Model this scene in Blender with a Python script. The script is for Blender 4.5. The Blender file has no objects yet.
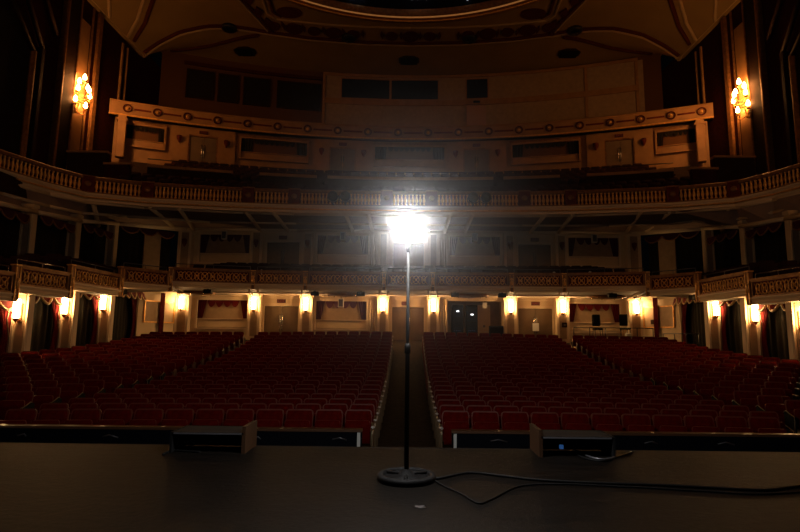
import bpy, math, random
from math import sin, cos, pi, radians as R, atan2, sqrt, hypot
from mathutils import Vector, Matrix, Euler
random.seed(7)
SC = bpy.context.scene
COL = SC.collection

# ------------------------------------------------------------------ camera, world, exposure
cam_d = bpy.data.cameras.new('camera')
cam_d.sensor_width = 36.0
cam_d.lens = 533.0 / 800.0 * 36.0
cam_d.clip_end = 200
cam_d.shift_x = -4.25 / 800
cam = bpy.data.objects.new('camera', cam_d)
COL.objects.link(cam)
CAM_M = Matrix.Rotation(R(0.46), 4, 'Z') @ Matrix.Rotation(R(90 + 7.5), 4, 'X') @ Matrix.Rotation(R(0.6), 4, 'Z')
cam.matrix_world = CAM_M
SC.camera = cam
SC.view_settings.view_transform = 'Standard'
SC.view_settings.look = 'None'
SC.view_settings.gamma = 1
SC.view_settings.use_curve_mapping = False
SC.view_settings.exposure = 0.0
SC.cycles.use_denoising = True
SC.cycles.use_adaptive_sampling = False
SC.cycles.max_bounces = 6
SC.cycles.volume_bounces = 0
SC.cycles.volume_step_rate = 0.5
SC.cycles.sample_clamp_indirect = 2.0
world = bpy.data.worlds.new('world')
SC.world = world
world.use_nodes = True
wn = world.node_tree.nodes
wn['Background'].inputs[0].default_value = (0.75, 0.8, 1.0, 1)
wn['Background'].inputs[1].default_value = 0.0006
GHOST = 830.0      # emission of the ghost light bulb
SCONCE = 72.0      # emission of the orchestra sconces
CANDLE = 105.0      # emission of the candelabra shades
RIM_GLOW = 0.15  # glow given to the gilded dome rim, standing for cove light

STAGE = -0.97      # stage floor, the camera is at height 0
def zf(x, y):      # raked orchestra floor
    d = max(0.0, y - 9.8)
    return -2.264 - 0.006 * d + 0.0058 * d * d + max(0.0, abs(x) - 7) * max(0.02, 0.16 - 0.009 * (y - 10))
def px(x, y, Z=None, Y=None):   # where a sight line meets the level Z or the upright plane Y
    d = (CAM_M.to_3x3() @ Vector(((x - 404.25) / 533, (266 - y) / 533, -1)))
    t = Z / d.z if Z is not None else Y / d.y
    return d * t

# ------------------------------------------------------------------ materials
def mat(name, col, rough=0.6, metal=0.0, var=0.0, vscale=3.0, bump=0.0, bscale=40.0, emit=None, estr=0.0, sheen=0.0, spec=0.5):
    m = bpy.data.materials.new(name)
    m.use_nodes = True
    nt = m.node_tree; b = nt.nodes['Principled BSDF']
    b.inputs['Base Color'].default_value = (*col, 1)
    b.inputs['Roughness'].default_value = rough
    b.inputs['Metallic'].default_value = metal
    b.inputs['Specular IOR Level'].default_value = spec
    if sheen: b.inputs['Sheen Weight'].default_value = sheen
    tc = nt.nodes.new('ShaderNodeTexCoord')
    if var:
        n = nt.nodes.new('ShaderNodeTexNoise'); n.inputs['Scale'].default_value = vscale
        n.inputs['Detail'].default_value = 4
        nt.links.new(tc.outputs['Object'], n.inputs['Vector'])
        r = nt.nodes.new('ShaderNodeValToRGB')
        r.color_ramp.elements[0].position = 0.3; r.color_ramp.elements[1].position = 0.7
        r.color_ramp.elements[0].color = (*[c * (1 - var) for c in col], 1)
        r.color_ramp.elements[1].color = (*[min(1, c * (1 + var)) for c in col], 1)
        nt.links.new(n.outputs['Fac'], r.inputs['Fac'])
        nt.links.new(r.outputs['Color'], b.inputs['Base Color'])
    if bump:
        n = nt.nodes.new('ShaderNodeTexNoise'); n.inputs['Scale'].default_value = bscale
        nt.links.new(tc.outputs['Object'], n.inputs['Vector'])
        bp = nt.nodes.new('ShaderNodeBump'); bp.inputs['Strength'].default_value = bump
        bp.inputs['Distance'].default_value = 0.02
        nt.links.new(n.outputs['Fac'], bp.inputs['Height'])
        nt.links.new(bp.outputs['Normal'], b.inputs['Normal'])
    if emit:
        b.inputs['Emission Color'].default_value = (*emit, 1)
        b.inputs['Emission Strength'].default_value = estr
    return m

M = {}
M['cream'] = mat('cream_plaster', (0.64, 0.48, 0.28), 0.7, var=0.08, vscale=1.5)
M['cream2'] = mat('pale_moulding', (0.70, 0.54, 0.34), 0.6)
M['tan'] = mat('tan_paint', (0.36, 0.24, 0.13), 0.7, var=0.12, vscale=4)
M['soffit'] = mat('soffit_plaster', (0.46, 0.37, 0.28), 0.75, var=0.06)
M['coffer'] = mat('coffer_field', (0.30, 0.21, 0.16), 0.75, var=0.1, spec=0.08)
M['gold'] = mat('aged_gilding', (0.85, 0.42, 0.10), 0.35, 0.3, var=0.25, vscale=9)
M['golddk'] = mat('dull_gilding', (0.27, 0.12, 0.035), 0.5, 0.3, var=0.3, vscale=6)
M['beam'] = mat('gallery_beam_paint', (0.34, 0.17, 0.055), 0.6, var=0.15, vscale=2)
M['red'] = mat('dark_red_paint', (0.12, 0.022, 0.013), 0.6, var=0.25, vscale=4, spec=0.08)
M['wallred'] = mat('red_damask', (0.035, 0.006, 0.003), 0.7, var=0.3, vscale=5, spec=0.08)
M['walldk'] = mat('dark_brown_plaster', (0.028, 0.013, 0.006), 0.7, var=0.2, vscale=2, spec=0.08)
M['ceil'] = mat('ceiling_plaster', (0.25, 0.16, 0.055), 0.8, var=0.07, vscale=.6, spec=0.08)
M['ceilrib'] = mat('ceiling_rib', (0.40, 0.27, 0.13), 0.6)
M['ceilred'] = mat('ceiling_red_border', (0.07, 0.015, 0.008), 0.7, spec=0.08)
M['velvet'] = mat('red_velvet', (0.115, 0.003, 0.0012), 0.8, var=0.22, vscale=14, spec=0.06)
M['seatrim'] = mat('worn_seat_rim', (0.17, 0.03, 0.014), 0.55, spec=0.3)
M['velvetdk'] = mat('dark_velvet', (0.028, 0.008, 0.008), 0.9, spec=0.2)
M['wood'] = mat('seat_wood', (0.10, 0.045, 0.02), 0.4)
M['iron'] = mat('black_iron', (0.018, 0.019, 0.02), 0.4, 0.3)
M['endpanel'] = mat('row_end_bronze', (0.22, 0.15, 0.08), 0.45, 0.4)
M['curtain'] = mat('crimson_curtain', (0.085, 0.006, 0.006), 0.8, spec=0.08)
M['plum'] = mat('plum_curtain', (0.075, 0.018, 0.03), 0.8, spec=0.08)
M['fringe'] = mat('gold_fringe', (0.55, 0.36, 0.16), 0.6)
M['drape'] = mat('dark_green_drape', (0.018, 0.015, 0.009), 0.9, spec=0.08)
M['lining'] = mat('pale_lining', (0.22, 0.15, 0.09), 0.8)
M['door'] = mat('door_brown', (0.17, 0.11, 0.055), 0.6, var=0.12, vscale=3)
M['brass'] = mat('polished_brass', (0.8, 0.62, 0.36), 0.22, 0.95)
M['steel'] = mat('brushed_steel', (0.7, 0.68, 0.64), 0.25, 1.0)
M['black'] = mat('black_paint', (0.004, 0.004, 0.0042), 0.7, spec=0.12)
M['rubber'] = mat('black_rubber', (0.003, 0.003, 0.003), 0.7, spec=0.15)
M['navy'] = mat('navy_pit_cloth', (0.0035, 0.004, 0.007), 0.8, spec=0.08)
M['carpet'] = mat('dark_aisle_carpet', (0.035, 0.026, 0.018), 0.95, var=0.4, vscale=9, spec=0.08)
M['floor2'] = mat('dark_house_floor', (0.03, 0.02, 0.016), 0.8, var=0.2, spec=0.08)
M['dark'] = mat('dark_interior', (0.02, 0.016, 0.014), 0.9, spec=0.08)
M['glassdk'] = mat('dark_window_glass', (0.012, 0.018, 0.032), 0.12)
M['white'] = mat('off_white_paint', (0.6, 0.57, 0.5), 0.5)
M['paper'] = mat('paper', (0.7, 0.66, 0.6), 0.8)
M['grey'] = mat('grey_metal', (0.12, 0.12, 0.13), 0.4, 0.6)
M['lens'] = mat('spotlight_lens', (0.006, 0.008, 0.010), 0.08)
M['exit'] = mat('exit_sign_red', (0.08, 0.012, 0.008), 0.5)
M['exitlet'] = mat('exit_letters', (0.22, 0.05, 0.03), 0.5)
M['umber'] = mat('umber_field', (0.13, 0.06, 0.025), 0.8, spec=0.1)
M['pink'] = mat('rose_panel', (0.42, 0.24, 0.17), 0.7)
M['ghost'] = mat('ghost_bulb', (1, 1, 1), 0.5, emit=(1.0, 0.96, 0.93), estr=GHOST)
M['sconce'] = mat('sconce_glass', (1, 0.8, 0.5), 0.5, emit=(1.0, 0.56, 0.22), estr=SCONCE)
M['candle'] = mat('candle_shade', (1, 0.7, 0.4), 0.5, emit=(1.0, 0.42, 0.12), estr=CANDLE)
M['cove'] = mat('cove_lamp_strip', (1, 0.6, 0.3), 0.5, emit=(1.0, 0.40, 0.10), estr=RIM_GLOW)
M['led_white'] = mat('white_lamp', (1, 1, 1), 0.5, emit=(0.9, 0.95, 1), estr=3.0)
M['led_blue'] = mat('blue_lamp', (0.1, 0.3, 1), 0.5, emit=(0.1, 0.35, 1), estr=0.12)
M['star'] = mat('star_lamp', (1, 1, 1), 0.5, emit=(0.8, 0.88, 1), estr=2.0)
M['tape'] = mat('white_tape', (0.65, 0.66, 0.62), 0.6)

def stage_mat():
    m = bpy.data.materials.new('black_stage_boards'); m.use_nodes = True
    nt = m.node_tree; b = nt.nodes['Principled BSDF']
    tc = nt.nodes.new('ShaderNodeTexCoord'); mp = nt.nodes.new('ShaderNodeMapping')
    mp.inputs['Rotation'].default_value = (0, 0, 0.0)
    nt.links.new(tc.outputs['Object'], mp.inputs['Vector'])
    br = nt.nodes.new('ShaderNodeTexBrick')
    br.inputs['Scale'].default_value = 1.0
    br.inputs['Brick Width'].default_value = 1.22; br.inputs['Row Height'].default_value = 0.61
    br.inputs['Mortar Size'].default_value = 0.003
    br.inputs['Color1'].default_value = (0.0034, 0.0028, 0.0023, 1)
    br.inputs['Color2'].default_value = (0.0046, 0.0037, 0.003, 1)
    br.inputs['Mortar'].default_value = (0.0015, 0.0015, 0.0015, 1)
    nt.links.new(mp.outputs['Vector'], br.inputs['Vector'])
    n = nt.nodes.new('ShaderNodeTexNoise'); n.inputs['Scale'].default_value = 3.2; n.inputs['Detail'].default_value = 12; n.inputs['Roughness'].default_value = 0.75
    mp2 = nt.nodes.new('ShaderNodeMapping'); mp2.inputs['Scale'].default_value = (1, 5, 1); mp2.inputs['Rotation'].default_value = (0, 0, 0.5)
    nt.links.new(tc.outputs['Object'], mp2.inputs['Vector']); nt.links.new(mp2.outputs['Vector'], n.inputs['Vector'])
    mx = nt.nodes.new('ShaderNodeMix'); mx.data_type = 'RGBA'; mx.blend_type = 'MULTIPLY'; mx.inputs[0].default_value = 0.7
    rp = nt.nodes.new('ShaderNodeValToRGB'); rp.color_ramp.elements[0].position = 0.36; rp.color_ramp.elements[1].position = 0.66; rp.color_ramp.elements[0].color = (0.35, 0.33, 0.3, 1); rp.color_ramp.elements[1].color = (1.9, 1.75, 1.6, 1)
    nt.links.new(n.outputs['Fac'], rp.inputs['Fac'])
    nt.links.new(br.outputs['Color'], mx.inputs[6]); nt.links.new(rp.outputs['Color'], mx.inputs[7])
    nt.links.new(mx.outputs[2], b.inputs['Base Color'])
    rr = nt.nodes.new('ShaderNodeMapRange'); rr.inputs[3].default_value = 0.46; rr.inputs[4].default_value = 0.66
    nt.links.new(n.outputs['Fac'], rr.inputs[0]); nt.links.new(rr.outputs[0], b.inputs['Roughness'])
    n2 = nt.nodes.new('ShaderNodeTexNoise'); n2.inputs['Scale'].default_value = 22; n2.inputs['Detail'].default_value = 8; n2.inputs['Roughness'].default_value = 0.7
    bp = nt.nodes.new('ShaderNodeBump'); bp.inputs['Strength'].default_value = 0.6; bp.inputs['Distance'].default_value = 0.012
    nt.links.new(tc.outputs['Object'], n2.inputs['Vector'])
    nt.links.new(n2.outputs['Fac'], bp.inputs['Height']); nt.links.new(bp.outputs['Normal'], b.inputs['Normal'])
    b.inputs['Specular IOR Level'].default_value = 0.045
    return m
M['stage'] = stage_mat()

# ------------------------------------------------------------------ mesh builder
class MB:
    def __init__(s): s.v = []; s.f = []; s.sm = []
    def add(s, vs, fs, smooth=False):
        o = len(s.v); s.v += [tuple(p) for p in vs]
        s.f += [tuple(i + o for i in f) for f in fs]; s.sm += [smooth] * len(fs); return s
    def box(s, x, y, z, sx, sy, sz, rz=0.0, taper=1.0):
        """x, y centre, z bottom"""
        vs = []
        for k, (zz, t) in enumerate(((z, 1), (z + sz, taper))):
            for (a, b) in ((-1, -1), (1, -1), (1, 1), (-1, 1)):
                dx, dy = a * sx / 2 * t, b * sy / 2 * t
                vs.append((x + dx * cos(rz) - dy * sin(rz), y + dx * sin(rz) + dy * cos(rz), zz))
        return s.add(vs, [(3, 2, 1, 0), (4, 5, 6, 7), (0, 1, 5, 4), (1, 2, 6, 5), (2, 3, 7, 6), (3, 0, 4, 7)])
    def bevbox(s, x, y, z, sx, sy, sz, b=0.01):
        """box with a chamfer all round, z bottom"""
        prof = [(0, -b), (b, 0), (sz - b, 0), (sz, -b)]
        vs = []; n = 8
        for (zz, o) in prof:
            hx, hy = sx / 2 + o, sy / 2 + o
            for (a, c, ox, oy) in ((-1, -1, b, 0), (1, -1, -b, 0), (1, -1, 0, b), (1, 1, 0, -b), (1, 1, -b, 0), (-1, 1, b, 0), (-1, 1, 0, -b), (-1, -1, 0, b)):
                vs.append((x + a * hx + ox, y + c * hy + oy, z + zz))
        fs = []
        for k in range(3):
            for i in range(n): fs.append((k * n + i, k * n + (i + 1) % n, (k + 1) * n + (i + 1) % n, (k + 1) * n + i))
        fs.append(tuple(reversed(range(n)))); fs.append(tuple(range(3 * n, 4 * n)))
        return s.add(vs, fs)
    def prism_xz(s, poly, y0, y1):
        n = len(poly)
        vs = [(p[0], y0, p[1]) for p in poly] + [(p[0], y1, p[1]) for p in poly]
        fs = [tuple(range(n)), tuple(reversed(range(n, 2 * n)))] + [(i, i + n, (i + 1) % n + n, (i + 1) % n) for i in range(n)]
        return s.add(vs, fs)
    def prism_xy(s, poly, z0, z1):
        n = len(poly)
        vs = [(p[0], p[1], z0) for p in poly] + [(p[0], p[1], z1) for p in poly]
        fs = [tuple(reversed(range(n))), tuple(range(n, 2 * n))] + [(i, (i + 1) % n, (i + 1) % n + n, i + n) for i in range(n)]
        return s.add(vs, fs)
    def prism_yz(s, poly, x0, x1):
        n = len(poly)
        vs = [(x0, p[0], p[1]) for p in poly] + [(x1, p[0], p[1]) for p in poly]
        fs = [tuple(reversed(range(n))), tuple(range(n, 2 * n))] + [(i, (i + 1) % n, (i + 1) % n + n, i + n) for i in range(n)]
        return s.add(vs, fs)
    def lathe(s, prof, x=0, y=0, z=0, n=14, sx=1.0, sy=1.0, cap=True):
        vs = []; fs = []; k = len(prof)
        for (r, h) in prof:
            for i in range(n):
                a = 2 * pi * i / n; vs.append((x + r * sx * cos(a), y + r * sy * sin(a), z + h))
        for j in range(k - 1):
            for i in range(n): fs.append((j * n + i, j * n + (i + 1) % n, (j + 1) * n + (i + 1) % n, (j + 1) * n + i))
        s.add(vs, fs, True)
        if cap:
            o = len(s.v) - k * n
            s.f += [tuple(o + i for i in reversed(range(n))), tuple(o + (k - 1) * n + i for i in range(n))]; s.sm += [False, False]
        return s
    def tube(s, pts, r, n=8, closed=False):
        pts = [Vector(p) for p in pts]; m = len(pts); vs = []; fs = []
        up = Vector((0, 0, 1))
        for i, p in enumerate(pts):
            if closed: d = pts[(i + 1) % m] - pts[i - 1]
            else: d = pts[min(i + 1, m - 1)] - pts[max(i - 1, 0)]
            if d.length < 1e-9: d = Vector((0, 0, 1))
            d.normalize()
            ref = up if abs(d.z) < 0.92 else Vector((0, 1, 0))
            a = d.cross(ref).normalized(); b = a.cross(d)
            rr = r[i] if isinstance(r, (list, tuple)) else r
            for k in range(n):
                t = 2 * pi * k / n; q = p + a * (rr * cos(t)) + b * (rr * sin(t)); vs.append(tuple(q))
        for i in range(m if closed else m - 1):
            j = (i + 1) % m
            for k in range(n): fs.append((i * n + k, i * n + (k + 1) % n, j * n + (k + 1) % n, j * n + k))
        if not closed: fs += [tuple(reversed(range(n))), tuple(range((m - 1) * n, m * n))]
        return s.add(vs, fs, True)
    def sweep(s, path, prof):
        """closed profile [(out, z)] swept along a plan polyline [(x, y) or (x, y, dz)]; out is measured to the right-hand side (towards the stage for a left-to-right path)"""
        m = len(path); k = len(prof); vs = []; fs = []
        for i in range(m):
            p = path[i]; a = path[max(i - 1, 0)]; b = path[min(i + 1, m - 1)]
            def nrm(u, w):
                dx, dy = w[0] - u[0], w[1] - u[1]; l = hypot(dx, dy) or 1; return (dy / l, -dx / l)
            n1 = nrm(a, p) if i > 0 else nrm(p, b)
            n2 = nrm(p, b) if i < m - 1 else n1
            nx, ny = n1[0] + n2[0], n1[1] + n2[1]; l = hypot(nx, ny) or 1; nx /= l; ny /= l
            c = max(0.5, nx * n1[0] + ny * n1[1])
            dz = p[2] if len(p) > 2 else 0
            for (o, z) in prof: vs.append((p[0] + nx * o / c, p[1] + ny * o / c, z + dz))
        for i in range(m - 1):
            for j in range(k): fs.append((i * k + j, i * k + (j + 1) % k, (i + 1) * k + (j + 1) % k, (i + 1) * k + j))
        fs += [tuple(reversed(range(k))), tuple((m - 1) * k + j for j in range(k))]
        return s.add(vs, fs)
    def grid(s, fn, nu, nv, smooth=True):
        vs = [fn(i / nu, j / nv) for j in range(nv + 1) for i in range(nu + 1)]
        fs = [(j * (nu + 1) + i, j * (nu + 1) + i + 1, (j + 1) * (nu + 1) + i + 1, (j + 1) * (nu + 1) + i) for j in range(nv) for i in range(nu)]
        return s.add(vs, fs, smooth)
    def sphere(s, x, y, z, r, n=12, sz=1.0):
        prof = [(max(1e-4, r * sin(pi * i / 8)), -r * sz * cos(pi * i / 8)) for i in range(9)]
        return s.lathe(prof, x, y, z, n)
    def merge(s, o, mtx):
        off = len(s.v); s.v += [tuple(mtx @ Vector(p)) for p in o.v]
        s.f += [tuple(i + off for i in f) for f in o.f]; s.sm += o.sm; return s
    def mesh(s, name, m):
        me = bpy.data.meshes.new(name); me.from_pydata(s.v, [], s.f)
        me.polygons.foreach_set('use_smooth', s.sm)
        me.materials.append(m); me.update(); return me
    def build(s, name, m, parent=None, loc=(0, 0, 0), rz=0.0):
        o = bpy.data.objects.new(name, s.mesh(name, m if not isinstance(m, str) else M[m])); COL.objects.link(o)
        o.location = loc; o.rotation_euler.z = rz
        if parent: o.parent = parent
        return o

def tag(o, label=None, cat=None, group=None, kind=None):
    if label: o['label'] = label
    if cat: o['category'] = cat
    if group: o['group'] = group
    if kind: o['kind'] = kind
    return o
def thing(name, label, cat, loc=(0, 0, 0), rz=0.0, group=None):
    o = bpy.data.objects.new(name, None); COL.objects.link(o)
    o.empty_display_size = 0.1
    o.location = loc; o.rotation_euler.z = rz
    return tag(o, label, cat, group)
def struct(o): o['kind'] = 'structure'; return o
def copy_tree(o, parent=None, _k={}):
    c = o.copy(); COL.objects.link(c)
    if parent: c.parent = parent
    for ch in list(KIDS.get(o.name, [])):
        d = copy_tree(ch, c)
    return c
KIDS = {}
def register(root):
    """remember a prototype's children"""
    for o in bpy.data.objects:
        if o.parent: 
            if o.parent.name == root.name or o.parent.name in KIDS.get('_' + root.name, []):
                KIDS.setdefault(o.parent.name, []).append(o)
                KIDS.setdefault('_' + root.name, []).append(o.name)
    return root
ORD = ['zeroth', 'first', 'second', 'third', 'fourth', 'fifth', 'sixth', 'seventh', 'eighth', 'ninth', 'tenth', 'eleventh', 'twelfth', 'thirteenth', 'fourteenth', 'fifteenth', 'sixteenth', 'seventeenth', 'eighteenth', 'nineteenth', 'twentieth', 'twenty-first', 'twenty-second', 'twenty-third', 'twenty-fourth', 'twenty-fifth', 'twenty-sixth', 'twenty-seventh', 'twenty-eighth', 'twenty-ninth', 'thirtieth']
def side(s): return 'left' if s < 0 else 'right'

# ================================================================== STRUCTURE
# stage floor, its lip and the pit floor
struct(MB().box(0, 1.9, STAGE - 0.12, 34, 5.8, 0.12).build('floor', 'stage'))
mb = MB().box(0, 4.86, STAGE - 1.4, 34, 0.10, 1.39)
struct(mb.build('trim_1', 'black'))
struct(MB().box(0, 6.6, -2.5, 34, 3.5, 0.1).build('floor_pit', 'dark'))
def ffn(u, v):
    x = -17.4 + 34.8 * u; y = 8.2 + 22.4 * v; return (x, y, zf(x, y) + 0.0)
struct(MB().grid(ffn, 40, 12).build('floor_orchestra', 'floor2'))

# outer side walls
for s in (-1, 1):
    nm = 'wall_' + side(s)
    mb = MB().box(s * 17.6, 21.5, -3, 0.3, 30, 21.4)
    w = struct(mb.build(nm, 'wallred'))
    # flat pilasters, cornices and the organ arch of the upper side wall
    def strip(name, y, wd, z0, z1, m, d=0.12, x0=17.45):
        struct(MB().bevbox(s * (x0 - d / 2), y, z0, d, wd, z1 - z0, 0.02).build(name, m))
    strip('wall_pilaster', 27.7, 0.34, 6.0, 17.7, 'golddk', 0.16)
    strip('wall_pilaster', 27.1, 0.10, 6.0, 17.7, 'golddk', 0.10)
    strip('wall_pilaster', 30.1, 0.14, 6.0, 17.4, 'beam', 0.12)
    strip('wall_pilaster', 30.65, 0.10, 6.0, 17.4, 'beam', 0.12)
    strip('wall_pilaster', 25.2, 0.9, 6.0, 18.2, 'walldk', 0.30)
    strip('wall_pilaster', 24.75, 0.12, 6.0, 18.2, 'golddk', 0.34)
    strip('wall_pilaster', 25.7, 0.12, 6.0, 18.2, 'golddk', 0.34)
    strip('wall_pilaster', 23.3, 0.22, 6.0, 13.2, 'walldk', 0.30)
    strip('wall_pilaster', 22.85, 0.10, 6.0, 12.8, 'golddk', 0.30)
    struct(MB().box(s * 17.4, 26.3, 9.0, .08, 1.15, 7.5).build('wall_glow_panel', 'beam'))  # lighter panel added behind the candelabrum to strengthen its glow
    # gabled organ arch: raking mouldings
    mb = MB()
    for (ya, za, yb, zb, r) in ((23.4, 13.2, 20.6, 17.2, 0.12), (22.9, 12.8, 20.2, 15.4, 0.09), (24.3, 14.4, 21.4, 18.4, 0.10), (20.6, 17.2, 17.8, 13.2, 0.12)):
        mb.tube([(s * 17.3, ya, za), (s * 17.3, yb, zb)], r, 6)
    struct(mb.build('wall_gable_moulding', 'walldk'))
    mb = MB().prism_yz([(22.7, 6.0), (22.7, 12.6), (20.4, 15.0), (18.1, 12.6), (18.1, 6.0)], s * 17.44, s * 17.36)
    struct(mb.build('wall_arch_recess', 'dark'))
    # horizontal cornice where the cove springs
    mb = MB().box(s * 17.35, 24.0, 17.85, 0.2, 17.2, 0.1).box(s * 17.3, 24.0, 17.95, 0.3, 17.2, 0.08)
    struct(mb.build('wall_cornice', 'ceilrib'))

# ceiling: flat saucer with coved sides, hole for the dome
DC = (0.0, 17.9); DR = 13.15
def yarch(x): return 34.6 - 2.25 * (abs(x) / 17.3) ** 2 * 0.95 - 0.0
def zc(x, y):
    ax = abs(x); d = 2.15 * max(0, (ax - 10) / 7.3) ** 2
    ya = yarch(x)
    if y > ya: d *= max(0, 1 - (y - ya) / 2.2)
    z = 20 - d
    if y > ya: z -= 0.10 * (y - ya)
    return z
mb = MB()
xs = [-17.6 + 0.8 * i for i in range(45)]; ys = [4.5 + 0.5 * i for i in range(70)]
idx = {}
for j, y in enumerate(ys):
    for i, x in enumerate(xs):
        xx, yy = x, y
        dx, dy = x - DC[0], y - DC[1]; r = hypot(dx, dy)
        if abs(r - DR) < 0.42 and r > 0: xx, yy = DC[0] + dx / r * DR, DC[1] + dy / r * DR
        idx[i, j] = len(mb.v); mb.v.append((xx, yy, zc(xx, yy)))
for j in range(len(ys) - 1):
    for i in range(len(xs) - 1):
        q = [idx[i, j], idx[i + 1, j], idx[i + 1, j + 1], idx[i, j + 1]]
        if all(hypot(mb.v[k][0] - DC[0], mb.v[k][1] - DC[1]) <= DR + 0.02 for k in q): continue
        mb.f.append(tuple(q)); mb.sm.append(True)
ceiling = struct(mb.build('ceiling', 'ceil'))
# dome ring and bowl
mb = MB()
prof = [(DR + 0.75, 19.98), (DR + 0.62, 19.78), (DR + 0.30, 19.74), (DR + 0.12, 19.84), (DR - 0.06, 19.84), (DR - 0.12, 20.25)]
mb.lathe(prof, DC[0], DC[1], 0, 96, cap=False)
struct(mb.build('ceiling_dome_ring', 'golddk'))
mb = MB().tube([(DC[0] + (DR + 0.30) * cos(a * pi / 60), DC[1] + (DR + 0.30) * sin(a * pi / 60), 19.72) for a in range(120)], 0.05, 6, True)
struct(mb.build('ceiling_dome_bead', 'gold'))
mb = MB().lathe([(DR - 0.05, 20.2), (DR - 0.4, 21.0), (DR * .8, 22.4), (DR * .4, 23.4), (0.05, 23.7)], DC[0], DC[1], 0, 72, cap=False)
struct(mb.build('ceiling_dome', 'navy'))
mb = MB().tube([(DC[0] + (DR + 0.02) * cos(a * pi / 60), DC[1] + (DR + 0.02) * sin(a * pi / 60), 19.80) for a in range(120)], 0.045, 6, True)
tag(mb.build('cove_light', 'cove'), 'thin amber light line hidden in the rim of the round dome', 'light')

def on_ceiling(x, y, Z=20):
    """sight line met with the coved ceiling"""
    z = Z
    for _ in range(12):
        p = px(x, y, Z=z); z = zc(p.x, p.y)
    return p
def ceil_line(name, pts, r, m, n=10, mirror=True, dz=0.03):
    for s in ((-1, 1) if mirror else (1,)):
        out = []
        for a, b in zip(pts[:-1], pts[1:]):
            for k in range(n):
                t = k / n; x = (a[0] + (b[0] - a[0]) * t) * s * -1; y = a[1] + (b[1] - a[1]) * t
                out.append((x, y, zc(x, y) - dz))
        x, y = pts[-1]; out.append((-x * s, y, zc(x, y) - dz))
        struct(MB().tube(out, r, 6).build(name, m))
def P2(x, y):
    p = on_ceiling(x, y); return (min(p.x, 17.3) if p.x > 0 else max(p.x, -17.3), p.y)
archp = [(-17.2, 32.35), (-16.2, 32.1), (-14.8, 31.9), (-13, 32.1), (-11.5, 32.6), (-9.9, 33.2), (-7, 33.95), (-3.5, 34.45), (0, 34.6)]
ceil_line('ceiling_rib', archp, 0.09, 'ceilrib', 4)
ceil_line('ceiling_red_line', [(p[0] * 0.995, p[1] - 0.28) for p in archp], 0.13, 'ceilred', 4)
band_top = [(-8.6, 31.6), (-5.5, 32.15), (-2.8, 32.42), (0, 32.5)]
ceil_line('ceiling_rib', band_top, 0.07, 'ceilrib', 4)
ceil_line('ceiling_rib', [(-9.4, 33.3), (-9.75, 31.8), (-10.4, 29.5), (-11.5, 26)], 0.08, 'ceilrib', 4)
ceil_line('ceiling_red_line', [(-9.15, 33.2), (-9.5, 31.8), (-10.15, 29.5), (-11.2, 26)], 0.12, 'ceilred', 4)
ceil_line('ceiling_rib', [(-8.6, 31.6), (-9.0, 31.0), (-8.9, 29.3), (-10.1, 26.5)], 0.08, 'ceilrib', 4)
ceil_line('ceiling_red_line', [(-8.2, 31.3), (-8.6, 30.8), (-8.5, 29.3), (-9.7, 26.5)], 0.11, 'ceilred', 4)
ceil_line('ceiling_rib', [(-17.2, 30.2), (-16.2, 29.3), (-14.6, 27.2), (-13.4, 25)], 0.10, 'ceilrib', 4)
ceil_line('ceiling_red_line', [(-17.1, 30.75), (-16.0, 29.8), (-14.3, 27.6), (-13.0, 25.2)], 0.13, 'ceilred', 4)
ceil_line('ceiling_rib', [(-17.2, 28.2), (-16.6, 27.0), (-15.6, 25.4)], 0.09, 'ceilrib', 4)
ceil_line('ceiling_red_line', [(-16.4, 34.1), (-13.5, 34.0), (-10.2, 33.4)], 0.15, 'ceilred', 4)
# dark red ovals and diamonds painted in the band
mb = MB()
for k in range(-7, 8):
    x = k * 1.28; y = 33.52 - 1.25 * (x / 9.4) ** 2; a = -0.028 * x
    rx, ry = (0.55, 0.62) if k % 2 == 0 else (0.42, 0.5)
    poly = [(x + rx * cos(t * pi / 10) * cos(a) - ry * sin(t * pi / 10) * sin(a), y + rx * cos(t * pi / 10) * sin(a) + ry * sin(t * pi / 10) * cos(a)) for t in range(20)]
    if abs(k) not in (2,): mb.prism_xy(poly, 19.93, 20.0)
    xm = x + 0.64
    if abs(xm) < 9: mb.prism_xy([(xm - .12, y - .1), (xm, y - .55), (xm + .12, y - .1), (xm, y + .4)], 19.94, 20.0)
struct(mb.build('ceiling_painted_band', 'ceilred'))
for s in (-1, 1):
    struct(MB().prism_xy([(s * 7.6 + 0.8 * cos(t * pi / 12), 30.9 + 0.55 * sin(t * pi / 12)) for t in range(24)][::1], 19.93, 20.0).build('ceiling_painted_oval', 'ceilred'))
    mb = MB()
    for k in range(5):
        x = s * (9.2 + 0.28 * k); y = 31.9 - k * 1.15
        mb.prism_xy([(x - .3, y), (x, y - .5), (x + .3, y), (x, y + .5)], 19.90, 19.98)
    struct(mb.build('ceiling_painted_diamond', 'ceilred'))

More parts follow.
